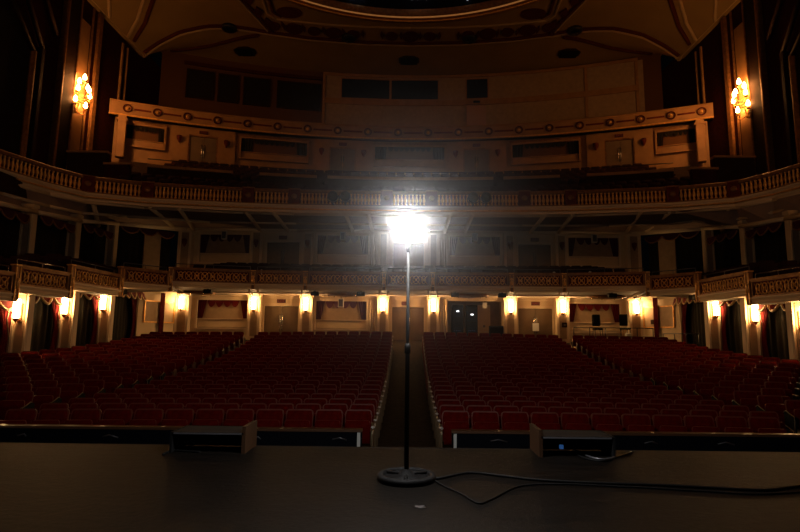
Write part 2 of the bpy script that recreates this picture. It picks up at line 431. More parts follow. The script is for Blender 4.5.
# round ceiling grilles and octagonal vents
def lamp_disc(x, y, which):
    t = thing('ceiling_downlight', which, 'ceiling light', (x, y, zc(x, y)), group='round downlights in the painted ceiling band')
    MB().lathe([(0.50, 0), (0.50, -0.14), (0.40, -0.22), (0.30, -0.22)], 0, 0, 0, 20).build('housing', 'iron', t)
    MB().lathe([(0.30, -0.225), (0.18, -0.27), (0.02, -0.28)], 0, 0, 0, 16).build('lens', 'lens', t)
for xx, yy, wh in ((349, 37, 'round dark downlight in the ceiling band, left of the middle'), (469.5, 38, 'round dark downlight in the ceiling band, right of the middle'),
                   (229, 27, 'round dark downlight at the left corner of the ceiling band'), (575, 29.5, 'round dark downlight at the right corner of the ceiling band')):
    p = on_ceiling(xx, yy); lamp_disc(p.x, p.y, wh)
for xx, yy, wh in ((245, 51, 'dark octagonal air vent in the ceiling, leftmost of three'), (409, 60, 'dark octagonal air vent in the ceiling on the middle axis'), (569, 53, 'dark octagonal air vent in the ceiling, rightmost of three')):
    p = on_ceiling(xx, yy)
    t = thing('ceiling_vent', wh, 'vent', (p.x, p.y, zc(p.x, p.y)), group='octagonal vents over the upper balcony')
    MB().prism_xy([(0.8 * cos(pi / 8 + k * pi / 4), 0.6 * sin(pi / 8 + k * pi / 4)) for k in range(8)], -0.10, 0.03).build('frame', 'walldk', t)
    g = MB()
    for k in range(7): g.box(0, -0.42 + k * 0.14, -0.14, 1.2, 0.05, 0.04)
    g.build('grille', 'black', t)
# small star lamps in the dome
sp = sorted([(random.uniform(345, 470), random.uniform(1, 9)) for _ in range(14)])
for k, (u, v) in enumerate(sp):
    p = px(u, v, Z=20.5)
    tag(MB().sphere(0, 0, 0, random.choice((0.04, 0.05, 0.08)), 6).build('star_light', 'star', None, (p.x, min(p.y, 30.2), 20.5)), 'tiny pale lamp twinkling inside the dark dome, %s of fourteen from the left' % ORD[k + 1], 'light', 'star lights in the dome')

# ================================================================== BACK WALLS
def arc_rear(x): return 38.3 - 3.1 * (x / 16.8) ** 2
def arc_beam(x): return 32.9 - 3.8 * (x / 17.3) ** 2
def seg(a, b): return hypot(b[0] - a[0], b[1] - a[1]), atan2(b[1] - a[1], b[0] - a[0])

# rear wall of the upper balcony
path = [(x, arc_rear(x)) for x in [-17.4 + 34.8 * i / 28 for i in range(29)]]
struct(MB().sweep(path, [(0, 12), (0, 20), (-0.2, 20), (-0.2, 12)]).build('wall_back', 'umber'))
def arcsweep(fn, x0, x1, prof, n=16):
    return MB().sweep([(x0 + (x1 - x0) * i / n, fn(x0 + (x1 - x0) * i / n)) for i in range(n + 1)], prof)
# wall field, framing bands
struct(arcsweep(arc_rear, -6.3, 16.3, [(0.02, 15.0), (0.02, 19.35), (0.22, 19.35), (0.22, 15.0)]).build('wall_panelling', 'tan'))
struct(arcsweep(arc_rear, -6.45, 16.0, [(0.2, 19.3), (0.2, 19.5), (0.34, 19.5), (0.34, 19.3)]).build('wall_moulding', 'beam'))
struct(arcsweep(arc_rear, -6.45, 16.0, [(0.2, 17.1), (0.2, 17.5), (0.36, 17.5), (0.36, 17.1)]).build('wall_moulding', 'beam'))
struct(arcsweep(arc_rear, -16.0, -6.5, [(0.1, 18.9), (0.1, 19.1), (0.3, 19.1), (0.3, 18.9)]).build('wall_moulding', 'ceilred'))
for x in (-6.4, 12.6, 15.8):
    struct(MB().box(x, arc_rear(x) - 0.24, 14.8, 0.2, 0.16, 4.7).build('wall_moulding', 'beam'))
# control booth windows
wcount = 0
for (xa, xb, wh) in ((342, 389.5, ''), (391.5, 438, ''), (466.5, 487, '')):
    a = px(xa, 91, Y=38.0); b = px(xb, 91, Y=38.0); xm = (a.x + b.x) / 2; wd = b.x - a.x
    wcount += 1
    rz = atan2(arc_rear(xm + .1) - arc_rear(xm - .1), .2)
    t = thing('window_%d' % wcount, None, None, (xm, arc_rear(xm) - 0.24, 17.62), rz); t['kind'] = 'structure'
    MB().bevbox(0, 0, 0, wd, 0.05, 1.5, 0.01).build('pane', 'glassdk', t)
    f = MB().box(0, -0.02, -0.08, wd + .16, 0.1, 0.08).box(0, -0.02, 1.5, wd + .16, 0.1, 0.08).box(-wd / 2 - .04, -0.02, 0, 0.08, 0.1, 1.5).box(wd / 2 + .04, -0.02, 0, 0.08, 0.1, 1.5)
    f.build('window_frame', 'beam', t)
# left recess of the upper balcony: dark boxes with frames
for k, (xa, xb) in enumerate(((192, 216), (220, 238), (243, 268), (275, 318))):
    a = px(xa, 90, Y=36.5); b = px(xb, 90, Y=36.5); xm = (a.x + b.x) / 2; wd = b.x - a.x
    rz = atan2(arc_rear(xm + .1) - arc_rear(xm - .1), .2)
    wcount += 1
    t = thing('window_%d' % wcount, None, None, (xm, arc_rear(xm) - 0.1, 16.6), rz); t['kind'] = 'structure'
    MB().box(0, 0, 0, wd, 0.06, 1.9).build('pane', 'dark', t)
    f = MB().box(-wd / 2, -0.03, -.1, 0.1, 0.12, 2.1).box(wd / 2, -0.03, -.1, 0.1, 0.12, 2.1).box(0, -0.03, 1.9, wd, 0.12, .1).box(0, -0.03, -.1, wd, 0.12, .1)
    f.build('window_frame', 'walldk', t)
# rose coloured panel under the small window
p = px(476.5, 116, Y=37.6)
t = thing('rose_wall_panel', 'rose coloured board below the small square booth window', 'wall panel', (p.x, arc_rear(p.x) - 0.30, 15.2))
MB().bevbox(0, 0, 0, 1.45, 0.08, 1.85, .02).build('board', 'pink', t)
MB().box(0, -.06, 1.9, 1.7, .1, .12).box(0, -.06, -.1, 1.7, .1, .12).build('frame', 'beam', t)
q = px(476, 102.5, Y=37.6)
tag(MB().bevbox(0, 0, 0, .5, .16, .14, .02).build('small_speaker', 'black', None, (p.x, arc_rear(p.x) - 0.56, 17.15)), 'small black box fixed under the square booth window', 'speaker')

# upper balcony slab and the cross wall under it
path = [(x, arc_beam(x)) for x in [-17.3 + 34.6 * i / 28 for i in range(29)]]
struct(MB().sweep(path, [(0, 12.5), (0, 13.3), (-5.8, 15.3), (-5.8, 15.0), (-0.3, 12.5)]).build('floor_gallery', 'floor2'))
wallp = [(x, arc_beam(x) + 0.65) for x in [-17.3 + 34.6 * i / 28 for i in range(29)]]
struct(MB().sweep(wallp, [(0, 9.6), (0, 12.6), (-0.2, 12.6), (-0.2, 9.6)]).build('wall_cross_aisle', 'beam'))
# gallery parapet with round medallions
gp = thing('gallery_parapet', 'long curved ochre parapet of the highest balcony with a row of round bosses', 'parapet', (0, 32.9, 12.5))
L = lambda pth: [(p[0], p[1] - 32.9) for p in pth]
MB().sweep(L(path), [(0.06, 0), (0.06, 0.08), (0.04, 0.1), (0.04, 0.78), (0.06, 0.8), (0.06, 0.9), (-0.14, 0.9), (-0.14, 0)]).build('parapet_wall', 'beam', gp)
MB().sweep(L(path), [(0.07, 0.82), (0.10, 0.86), (0.07, 0.90), (0.04, 0.92), (0.04, 0.8)]).build('top_moulding', 'beam', gp)
MB().sweep(L(path), [(0.07, 0.0), (0.10, 0.05), (0.07, 0.1), (0.02, 0.1), (0.02, 0.0)]).build('lower_moulding', 'gold', gp)
meds = []
for k in range(20):
    u = -284.5 + 30.2 * k - (0 if k < 10 else 0) + 1.0
    D = 34.0; x = u * D / 533
    for _ in range(6): D = arc_beam(x) * .991 + 12.9 * .1305; x = u * D / 533
    meds.append(x)
for k, x in enumerate(meds):
    y = arc_beam(x) - 32.9; a = atan2(arc_beam(x + .1) - arc_beam(x - .1), .2)
    g = MB(); n = 18
    g.tube([(0.21 * cos(t * 2 * pi / n), -0.02, 0.21 * sin(t * 2 * pi / n)) for t in range(n)], 0.045, 6, True)
    o = g.build('medallion', 'ceilred', gp, (x + .07 * sin(a), y - 0.07, 0.46), a)
    MB().sphere(0, 0, 0, .10, 10).build('boss', 'gold', o)
    if k < len(meds) - 1:
        xm = (x + meds[k + 1]) / 2; wd = abs(meds[k + 1] - x) * 0.62; a = atan2(arc_beam(xm + .1) - arc_beam(xm - .1), .2)
        MB().bevbox(0, -.05, -0.05, wd, 0.05, 0.10, .01).build('painted_bar', 'red', gp, (xm, arc_beam(xm) - 32.9 - 0.01, 0.46), a)

def double_door(name, x, y, z, rz, w, h, framem='cream2', handle='steel', doorm='door', tall=True):
    t = thing(name, None, None, (x, y, z), rz); t['kind'] = 'structure'
    for s in (-1, 1):
        lf = MB().bevbox(s * w / 4, 0, 0.02, w / 2 - 0.015, 0.06, h - 0.03, .008)
        lf.box(s * w / 4, -0.035, 0.25, w / 2 - 0.24, 0.02, h * .33).box(s * w / 4, -0.035, 0.25 + h * .42, w / 2 - 0.24, 0.02, h * .36)
        l = lf.build('door_leaf', doorm, t)
    for s in (-1, 1):
        MB().tube([(s * .06, -.04, h * .34), (s * .06, -.10, h * .36), (s * .06, -.10, h * .74), (s * .06, -.04, h * .76)], .026, 10).build('pull_handle', handle, t)
    f = MB().box(-w / 2 - .07, -.02, 0, .14, .16, h + .14).box(w / 2 + .07, -.02, 0, .14, .16, h + .14).box(0, -.02, h, w, .16, .14)
    f.build('door_frame', framem, t)
    return t
_txt = {}
def text_mesh(body, size):
    if (body, size) not in _txt:
        c = bpy.data.curves.new('lettering', 'FONT'); c.body = body; c.size = size; c.extrude = 0.004
        c.align_x = 'CENTER'; c.align_y = 'CENTER'
        o = bpy.data.objects.new('lettering_tmp', c); COL.objects.link(o)
        dg = bpy.context.evaluated_depsgraph_get()
        me = bpy.data.meshes.new_from_object(o.evaluated_get(dg)); bpy.data.objects.remove(o)
        _txt[(body, size)] = me
    return _txt[(body, size)]
def exit_sign(x, y, z, rz, label, w=0.42, h=0.2):
    t = thing('exit_sign', label, 'sign', (x, y, z), rz, group='unlit exit signs')
    MB().bevbox(0, 0, 0, w, 0.07, h, .008).build('box', 'exit', t)
    me = text_mesh('EXIT', h * .85).copy(); me.materials.clear(); me.materials.append(M['exitlet'])
    o = bpy.data.objects.new('lettering', me); COL.objects.link(o); o.parent = t
    o.location = (0, -0.04, h / 2); o.rotation_euler = (pi / 2, 0, 0)

def wavy(w, h, folds, amp, n=None, gather=None, x0=0, z0=0, y0=0):
    """hanging cloth from (x0, z0) down, width w, drop h; gather(t) narrows it"""
    n = n or folds * 6
    g = MB()
    def fn(u, v):
        ww = gather(v) if gather else (0, 1)
        x = x0 + w * (ww[0] + (ww[1] - ww[0]) * u)
        return (x, y0 + amp * sin(u * folds * 2 * pi) * (0.5 + 0.5 * v), z0 - h * v)
    g.grid(fn, n, 10)
    b = MB(); b.v = list(g.v); b.f = list(g.f); b.sm = list(g.sm)
    off = len(b.v); b.v += [(p[0], p[1] + 0.02, p[2]) for p in g.v]; b.f += [tuple(reversed([i + off for i in f])) for f in g.f]; b.sm += g.sm
    return b
def scallops(w, drop, n, x0, z0, y0, depth=0.05):
    """row of swags hanging from a rail"""
    g = MB(); fr = MB()
    for k in range(n):
        xa = x0 + w * k / n; ww = w / n
        g.grid(lambda u, v: (xa + ww * u, y0 - depth * sin(pi * u) * v, z0 - drop * v * (0.25 + 0.75 * sin(pi * u) ** 0.7 if 0 < u < 1 else 0.25)), 8, 4)
        fr.tube([(xa + ww * u / 8, y0 - depth * sin(pi * u / 8) - .012, z0 - drop * ((0.25 + 0.75 * sin(pi * u / 8) ** 0.7) if 0 < u < 8 else 0.25)) for u in range(9)], drop * 0.09, 5)
    return g, fr

def curtained_recess(x, y, z, rz, w, h, label, lit=True, n=4, cat='wall recess', group=None, cur='plum', fieldm='tan', slope=0.42, framem='cream2'):
    """framed shallow recess with a painted field, two side curtains and hanging swags"""
    t = thing('curtained_recess', label, cat, (x, y, z), rz, group)
    MB().box(0, 0.12, 0, w, 0.04, h).build('painted_field', fieldm, t)
    f = MB().box(-w / 2 - .05, 0, -.08, .10, .16, h + .18).box(w / 2 + .05, 0, -.08, .10, .16, h + .18).box(0, 0, h, w, .16, .10).box(0, 0, -.08, w, .16, .08)
    f.box(0, .04, h * .30, w, .1, .04)
    f.build('frame', framem, t)
    dado = MB().bevbox(0, 0.08, 0.02, w - .04, 0.06, h * .28, .01).build('dado_panel', 'cream' if framem == 'cream2' else framem, t)
    for s in (-1, 1):
        ch = h * 0.66; cw = w * 0.17
        ga = (lambda v: (0, 1 - slope * v)) if s < 0 else (lambda v: (slope * v, 1))
        wavy(cw, ch, 4, 0.025, gather=ga, x0=(-w / 2 if s < 0 else w / 2 - cw), z0=h, y0=0.04).build('side_curtain', cur, t)
    g, fr = scallops(w * 0.62, h * 0.26, n, -w * 0.31, h, 0.03)
    g.build('valance', cur, t)
    return t

# cross-aisle wall portals, doors and curtained recesses (rear of the balcony)
def at_beam(u, z, off=0.65):
    D = 34.0; x = u * D / 533
    for _ in range(8): D = (arc_beam(x) + off) * .991 + z * .1305; x = u * D / 533
    a = atan2(arc_beam(x + .1) - arc_beam(x - .1), .2)
    return x, arc_beam(x) + off, a
dn = 0
for u, wh in ((-207, 'far left'), (-67, 'left of the middle'), (67, 'right of the middle'), (209, 'far right')):
    x, y, a = at_beam(u, 11.5)
    dn += 1
    # portal: pale pier each side and lintel
    mb = MB().box(-1.36, -.12, 0, 1.02, .22, 2.55).box(1.36, -.12, 0, 1.02, .22, 2.55).box(0, -.12, 2.06, 1.72, .22, .49)
    o = struct(mb.build('wall_portal', 'beam')); o.location = (x, y, 10.0); o.rotation_euler.z = a
    double_door('door_%d' % dn, x + .10 * sin(a), y - .10, 10.0, a, 1.56, 1.98, 'golddk')
    if u != 209 and u != 67: pass
    exit_sign(x + .27 * sin(a), y - .27 * cos(a), 12.14, a, 'small dark exit sign over the %s door below the highest parapet' % wh, .5, .2)
    for s in (-1, 1):
        xx, yy = x + s * 1.35 * cos(a) + .27 * sin(a), y + s * 1.35 * sin(a) - .27 * cos(a)
        t = thing('wall_lantern', 'unlit dark urn lantern on the %s pier of the %s upper door' % (side(s), wh), 'lamp', (xx, yy, 11.55), a, 'unlit lanterns on the upper door piers')
        MB().lathe([(.02, -.12), (.06, -.05), (.15, .12), (.17, .3), (.12, .34)], 0, -.04, 0, 10).build('bowl', 'red', t)
        MB().box(0, .03, -.05, .12, .08, .3).build('backplate', 'golddk', t)
for u0, u1, n, wh in ((-287, -243, 5, 'far left'), (-171, -100, 8, 'between the two left doors'), (-37, 37, 8, 'between the two middle doors'), (100, 171, 8, 'between the two right doors'), (243, 287, 5, 'far right')):
    xa, ya, _ = at_beam(u0, 11.5); xb, yb, _ = at_beam(u1, 11.5)
    l, a = seg((xa, ya), (xb, yb))
    xm, ym = (xa + xb) / 2, (ya + yb) / 2
    ym2 = arc_beam(xm) + 0.65
    t = curtained_recess(xm, ym - 0.12, 10.95, a, l - .3, 1.25, 'long recess with dark swags under the top parapet, %s' % wh, n=n, cur='drape', fieldm='umber', slope=.1, framem='beam')
    t['group'] = 'swagged recesses at the top'
    struct(MB().box(0, -.04, 1.30, l, .16, .12).build('wall_moulding', 'golddk', None, (xm, ym - .1, 10.95 + .05), a))

# end pier of the gallery beside each side wall
for s in (-1, 1):
    x, y, a = at_beam(s * 291, 11.5, .1)
    struct(MB().bevbox(0, 0, 0, .45, .4, 2.5, .03).box(0, 0, 2.2, .6, .5, .12).build('wall_end_pier', 'beam', None, (x * .995, y, 10.0), a))

# ------------------------------------------------------------------ BALCONY (middle tier)
BF = [(-16.7, 13.5), (-16.6, 16.5), (-15.9, 20.2), (-15.35, 22.0), (-14.6, 23.4), (-12.3, 24.35), (-7.8, 25.15), (-5.6, 25.35), (-1.1, 25.5),
      (1.1, 25.5), (5.6, 25.35), (7.8, 25.15), (12.3, 24.35), (14.6, 23.4), (15.35, 22.0), (15.9, 20.2), (16.6, 16.5), (16.7, 13.5)]
BB = [(-17.4, 13.5, 4.6), (-15.6, 16.5, 4.5), (-15.4, 19.5, 4.75), (-15.4, 22.2, 4.9), (-15.4, 24.2, 5.1), (-15.4, 27.0, 5.65), (-12.9, 29.9, 5.95), (-6.4, 30.0, 5.95), (-1.2, 30.0, 5.95)]
BB = BB + [(-p[0], p[1], p[2]) for p in reversed(BB)]
def lerp(a, b, t): return tuple(a[i] + (b[i] - a[i]) * t for i in range(len(a)))
# soffit and deck
mb = MB()
n = len(BF)
for i in range(n - 1):
    f0, f1, b0, b1 = BF[i], BF[i + 1], BB[i], BB[i + 1]
    o = len(mb.v)
    mb.v += [(f0[0], f0[1], 5.95), (f1[0], f1[1], 5.95), b1, b0]
    mb.f.append((o, o + 3, o + 2, o + 1)); mb.sm.append(False)
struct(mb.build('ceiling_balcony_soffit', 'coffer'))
def sof(fx, k, t):  # point on the soffit between front index-parameter and back
    return None
mb = MB()
for i in range(n - 1):
    for t, r in ((0.06, 0.09), (0.55, 0.07), (0.93, 0.10)):
        f0, f1, b0, b1 = BF[i] + (5.95,), BF[i + 1] + (5.95,), BB[i], BB[i + 1]
        a, b = lerp(f0, b0, t), lerp(f1, b1, t)
        mb.tube([(a[0], a[1], a[2] - .03), (b[0], b[1], b[2] - .03)], r, 6)
for s in (-1, 1):
    for (xa, ya, xb, yb) in ((12.2, 24.4, 13.2, 29.5), (10.9, 24.6, 12.3, 29.9), (7.9, 25.2, 8.5, 30), (6.6, 25.3, 6.9, 30), (3.1, 25.4, 3.2, 30), (2.0, 25.45, 2.05, 30), (14.4, 23.6, 15.2, 25.5)):
        mb.tube([(s * xa, ya, 5.91), (s * xb, yb, 5.91 if xa < 14 else 5.2)], 0.11, 6)
struct(mb.build('ceiling_coffer_rib', 'cream2'))
# raked deck over it, to the cross wall
mb = MB()
rows = 9
for i in range(n - 1):
    f0, f1 = BF[i], BF[i + 1]
    def back(f): 
        x = max(-17.2, min(17.2, f[0] * 1.12)); return (x, max(arc_beam(x) + 0.6, f[1]))
    g0, g1 = back(f0), back(f1)
    mb.add([(f0[0], f0[1], 6.3), (f1[0], f1[1], 6.3), (g1[0], g1[1], 10.0 if 3 < i < n - 5 else 8.6), (g0[0], g0[1], 10.0 if 4 <= i < n - 4 else 8.6)], [(0, 1, 2, 3)])
struct(mb.build('floor_balcony', 'floor2'))
# fascia cornice below the balustrade
bc = thing('balcony_fascia', 'long curved cream and gilt fascia running under the baluster railing', 'balcony edge', (0, 25.5, 5.9))
LB = [(p[0], p[1] - 25.5) for p in BF]
MB().sweep(LB, [(0.05, 0), (0.05, 0.10), (0.10, 0.14), (0.10, 0.22), (0.16, 0.30), (0.16, 0.37), (-0.25, 0.37), (-0.25, 0)]).build('fascia', 'cream2', bc)
MB().sweep(LB, [(0.11, 0.13), (0.17, 0.16), (0.11, 0.20), (0.06, 0.2), (0.06, 0.13)]).build('gilt_bead', 'gold', bc)
# baluster bays and pedestals
balp = [(0.040, 0), (0.055, 0.03), (0.055, 0.07), (0.032, 0.10), (0.064, 0.2), (0.072, 0.27), (0.048, 0.38), (0.034, 0.46), (0.055, 0.49), (0.055, 0.54), (0.02, 0.55)]
bal_me = MB().lathe(balp, n=8).mesh('baluster', M['gold'])
def bay(pts, z, label):
    a = pts[0]; t = thing('balustrade', label, 'railing', (a[0], a[1], z), group='baluster railings of the middle balcony')
    Lp = [(p[0] - a[0], p[1] - a[1]) for p in pts]
    MB().sweep(Lp, [(0.10, 0.62), (0.13, 0.68), (0.10, 0.76), (0.02, 0.80), (-0.10, 0.80), (-0.14, 0.68), (-0.10, 0.62)]).build('top_rail', 'golddk', t)
    MB().sweep(Lp, [(0.10, 0), (0.10, 0.07), (-0.10, 0.07), (-0.10, 0)]).build('base_rail', 'golddk', t)
    MB().sweep(Lp, [(-0.10, 0.05), (-0.10, 0.65), (-0.14, 0.65), (-0.14, 0.05)]).build('backing_panel', 'red', t)
    d = 0; 
    for p, q in zip(Lp[:-1], Lp[1:]):
        l, an = seg(p, q); k = max(1, round(l / 0.175))
        for i in range(k):
            u = (i + .5) / k
            o = bpy.data.objects.new('baluster', bal_me); COL.objects.link(o); o.parent = t
            o.location = (p[0] + (q[0] - p[0]) * u, p[1] + (q[1] - p[1]) * u, 0.07)
ZB = 6.27
bayn = [('left end bay of the gilt baluster railing, curving towards the stage', 1, 4), ('short gilt baluster railing bay, second from the left end', 4, 5), ('long gilt baluster railing bay, third from the left end', 5, 6),
        ('short gilt baluster railing bay, left of the paired spotlights', 6, 7), ('gilt baluster railing bay carrying the left pair of spotlights', 7, 8), ('short gilt baluster railing bay in the very middle, above the glowing bulb', 8, 9),
        ('gilt baluster railing bay carrying the right pair of spotlights', 9, 10), ('short gilt baluster railing bay, right of the paired spotlights', 10, 11), ('long gilt baluster railing bay, third from the right end', 11, 12),
        ('short gilt baluster railing bay, second from the right end', 12, 13), ('right end bay of the gilt baluster railing, curving towards the stage', 13, 16)]
for lab, i, j in bayn:
    pts = [list(p) for p in BF[i:j + 1]]
    # shorten at both ends for the pedestals
    for e, f in ((0, 1), (-1, -2)):
        l, an = seg(pts[e], pts[f]); q = 0.28
        pts[e] = [pts[e][0] + (pts[f][0] - pts[e][0]) / l * q, pts[e][1] + (pts[f][1] - pts[e][1]) / l * q]
    bay([tuple(p) for p in pts], ZB, lab)
for k, i in enumerate((4, 5, 6, 7, 8, 9, 10, 11, 12, 13)):
    p = BF[i]; l, an = seg(BF[i - 1], BF[i + 1])
    t = thing('balcony_pedestal', 'squat dark red pedestal with gilt edges in the balustrade, %s from the left' % ORD[k + 1], 'pedestal', (p[0], p[1], ZB), an)
    MB().bevbox(0, 0, 0, 0.54, 0.26, 0.78, .015).build('block', 'red', t)
    MB().box(0, 0, 0.76, 0.58, 0.32, 0.05).box(0, 0, 0.0, 0.58, 0.32, 0.05).build('cap', 'golddk', t)
    orn = MB().lathe([(.14, 0), (.10, .04), (.02, .06)], 0, 0, 0, 12)
    o = orn.build('rosette', 'golddk', t, (0, -.13, .42)); o.rotation_euler.x = pi / 2
# spotlights on the balustrade
for k, (u, wh) in enumerate(((-74.5, 'left lamp of the left pair'), (-62.5, 'right lamp of the left pair'), (62.5, 'left lamp of the right pair'), (75, 'right lamp of the right pair'))):
    x = u * 26.2 / 533; y = 25.42 - 0.48
    t = thing('spotlight', 'round black spotlight on the balcony railing, ' + wh, 'spotlight', (x, y, ZB + 0.36), group='spotlights on the middle balcony rail')
    h = MB().lathe([(0.18, 0.30), (0.23, 0.16), (0.25, 0), (0.25, -.08), (0.235, -.08), (0.22, -.02)], 0, 0, 0, 20, cap=False).build('housing', 'iron', t); h.rotation_euler.x = pi / 2
    h.location = (0, 0, 0); h.rotation_euler.x = -pi / 2
    l = MB().lathe([(0.225, 0), (0.15, 0.04), (0.02, 0.055)], 0, 0, 0, 20).build('lens', 'lens', t, (0, -.02, 0)); l.rotation_euler.x = pi / 2
    MB().tube([(-.27, .05, 0), (-.27, .05, -.2), (0, .05, -.3), (.27, .05, -.2), (.27, .05, 0)], .018, 6).box(0, .20, -.36, .08, .4, .05).build('yoke', 'iron', t)
# dark railing line above the balustrade, cross-aisle walls and low stair parapets on the balcony
for (ua, ub, lab) in ((-248, -173, 'low pale parapet across the dark balcony seats, leftmost'), (-148, -93, 'low pale parapet across the dark balcony seats, second from left'), (-82, 84, 'long low parapet across the middle of the dark balcony seats'),
                      (94, 148, 'low pale parapet across the dark balcony seats, second from right'), (173, 248, 'low pale parapet across the dark balcony seats, rightmost')):
    def cr(u):
        x = u * 29.2 / 533; return (x, 28.6 - 2.4 * (x / 15) ** 2)
    pts = [cr(ua + (ub - ua) * i / 5) for i in range(6)]
    a = pts[0]; t = thing('aisle_parapet', lab, 'parapet', (a[0], a[1], 7.75)); Lp = [(p[0] - a[0], p[1] - a[1]) for p in pts]
    MB().sweep(Lp, [(0.0, 0), (0.0, .85), (-.15, .85), (-.15, 0)]).build('panel', 'walldk', t)
    MB().sweep(Lp, [(0.06, .8), (0.06, .95), (-.2, .95), (-.2, .8)]).build('coping', 'beam', t)
    MB().tube([(p[0], p[1], 1.25) for p in Lp], .025, 6).build('handrail', 'iron', t)
for s in (-1, 1):
    t = thing('stair_enclosure', 'tan stepped box beside the %s wall at the edge of the balcony' % side(s), 'stair wall', (s * 15.6, 24.9, 7.3))
    MB().bevbox(0, 0, 0, 1.9, .25, 1.35, .02).build('upper_panel', 'walldk', t)
    MB().box(0, 0, 1.35, 2.0, .35, .1).build('coping', 'beam', t)
    MB().bevbox(-s * 1.6, -.2, -.5, 1.2, .25, 1.2, .02).build('lower_panel', 'wallred', t)
    MB().box(-s * 1.6, -.2, .7, 1.3, .35, .1).build('lower_coping', 'beam', t)

# ------------------------------------------------------------------ SCONCES
sc_glass = MB().lathe([(0.06, 0.0), (0.09, 0.03), (0.098, 0.15), (0.098, 0.54), (0.09, 0.62), (0.07, 0.64)], 0, 0, 0, 12).mesh('glass_shade', M['sconce'])
sc_fin = MB().lathe([(0.01, -0.14), (0.03, -0.1), (0.06, -0.06), (0.10, -0.02), (0.10, 0.01), (0.05, 0.02)], 0, 0, 0, 10).mesh('finial', M['golddk'])
sc_plate = MB().bevbox(0, 0.16, -0.1, 0.14, 0.05, 0.6, .01).box(0, .12, .05, .04, .1, .04).box(0, .12, .4, .04, .1, .04).mesh('backplate', M['golddk'])
def sconce(x, y, z, rz, label):
    t = thing('wall_sconce', label, 'wall lamp', (x, y, z), rz, 'glowing sconces around the orchestra level')
    for nm, me in (('glass_shade', sc_glass), ('finial', sc_fin), ('backplate', sc_plate)):
        o = bpy.data.objects.new(nm, me); COL.objects.link(o); o.parent = t
    return t

def pier(x, y, z0, z1, rz, w=0.72, d=0.3, flute=True, mat1='cream2', name='pillar'):
    """panelled pilaster: body, raised edge strips, cap and base"""
    g = MB().bevbox(0, 0, 0, w, d, z1 - z0, .01)
    g.box(-w * .42, -d / 2 - .03, .3, w * .12, .06, z1 - z0 - .42).box(w * .42, -d / 2 - .03, .3, w * .12, .06, z1 - z0 - .42)
    g.box(0, -.02, z1 - z0 - .14, w + .08, d + .08, .14).box(0, -.02, 0, w + .06, d + .06, .28)
    struct(g.build(name, mat1, None, (x, y, z0), rz))
    struct(MB().bevbox(0, -d / 2 - .012, .35, w * .52, .03, (z1 - z0) - .6, .008).build(name + '_panel', 'tan', None, (x, y, z0), rz))

# ------------------------------------------------------------------ ORCHESTRA and MEZZANINE back wall
dcount = dn
def back_wall(Y, k, z0, z1, level, doorh):
    global dcount
    lv = 'orchestra' if level == 0 else 'mezzanine'
    # wall pieces around the openings; openings: centre door, door2 and recesses
    nm = 'wall_back_' + lv
    pieces = []
    for s in (-1, 1):
        for (xa, xb) in ((0.9, 2.15), (5.1, 5.95), (7.85, 8.75), (11.55, 12.7)):
            pieces.append((s * xa * k, s * xb * k, z0, z1))
        pieces.append((s * 5.95 * k, s * 7.85 * k, z0 + doorh, z1))
        if not (level == 0 and s > 0):
            pieces.append((s * 2.15 * k, s * 5.1 * k, z0, z0 + .78)); pieces.append((s * 2.15 * k, s * 5.1 * k, z1 - .22, z1))
        else:
            pieces.append((s * 2.15 * k, s * 5.1 * k, z1 - .22, z1))
        pieces.append((s * 8.75 * k, s * 11.55 * k, z0, z0 + .78)); pieces.append((s * 8.75 * k, s * 11.55 * k, z1 - .22, z1))
    pieces.append((-.9 * k, .9 * k, z0 + doorh, z1))
    mb = MB()
    for (a, b, p, q) in pieces: mb.box((a + b) / 2, Y + .15, p, abs(b - a), .3, q - p)
    struct(mb.build(nm, 'cream'))
    struct(MB().box(0, Y - .05, z1 - .10, 25.2 * k, .14, .10).box(0, Y - .02, z1 - .18, 25.2 * k, .08, .06).build('wall_cornice_' + lv, 'cream2'))
    for s in (-1, 1):
        sd = side(s)
        pier(s * 1.36 * k, Y - .1, z0, z1, 0, .62, .3)
        for q in (1.78, 1.92, 2.06): struct(MB().lathe([(.05, 0), (.05, z1 - z0 - .15)], 0, 0, 0, 8).build('pillar_reed', 'cream2', None, (s * q * k, Y - .05, z0)))
        pier(s * 5.5 * k, Y - .1, z0, z1, 0, .7, .3)
        pier(s * 8.3 * k, Y - .1, z0, z1, 0, .7, .3)
        pier(s * 12.2 * k, Y - .1, z0, z1, 0, .8, .36)
        dcount += 1
        double_door('door_%d' % dcount, s * 6.9 * k, Y + .12, z0, 0, 1.86, doorh - .14, 'cream2')
        exit_sign(s * 6.9 * k, Y - .06, z0 + doorh + .02, 0, 'dark red exit sign above the %s %s double door' % (sd, lv), .46, .2)
        # recesses
        place = 'beside the middle door' if False else ''
        hh = z1 - z0 - 1.08
        if not (level == 0 and s > 0):
            curtained_recess(s * 3.63 * k, Y + .02, z0 + .78 - .0, 0, 2.95 * k - .2, hh, 'cream recess with dark swag curtains, inner %s one on the %s wall' % (sd, lv), cur='plum', n=4)['group'] = 'curtained recesses of the lower walls'
        curtained_recess(s * 10.08 * k, Y + .02, z0 + .78, 0, 2.9 * k - .12, hh, 'cream recess with %s swag curtains, outer %s one on the %s wall' % ('crimson' if level == 0 else 'dark', sd, lv), cur='curtain' if level == 0 else 'plum', n=4)['group'] = 'curtained recesses of the lower walls'
    dcount += 1
    double_door('door_%d' % dcount, 0, Y + .12, z0, 0, 1.72, doorh - .14, 'cream2')
back_wall(29.0, 1.0, -0.42, 2.15, 0, 2.12)
back_wall(30.0, 1.04, 3.3, 5.97, 1, 2.1)
exit_sign(-0.2, 28.93, 1.66, 0, 'dark red exit sign above the middle orchestra door behind the stand', .3, .2)
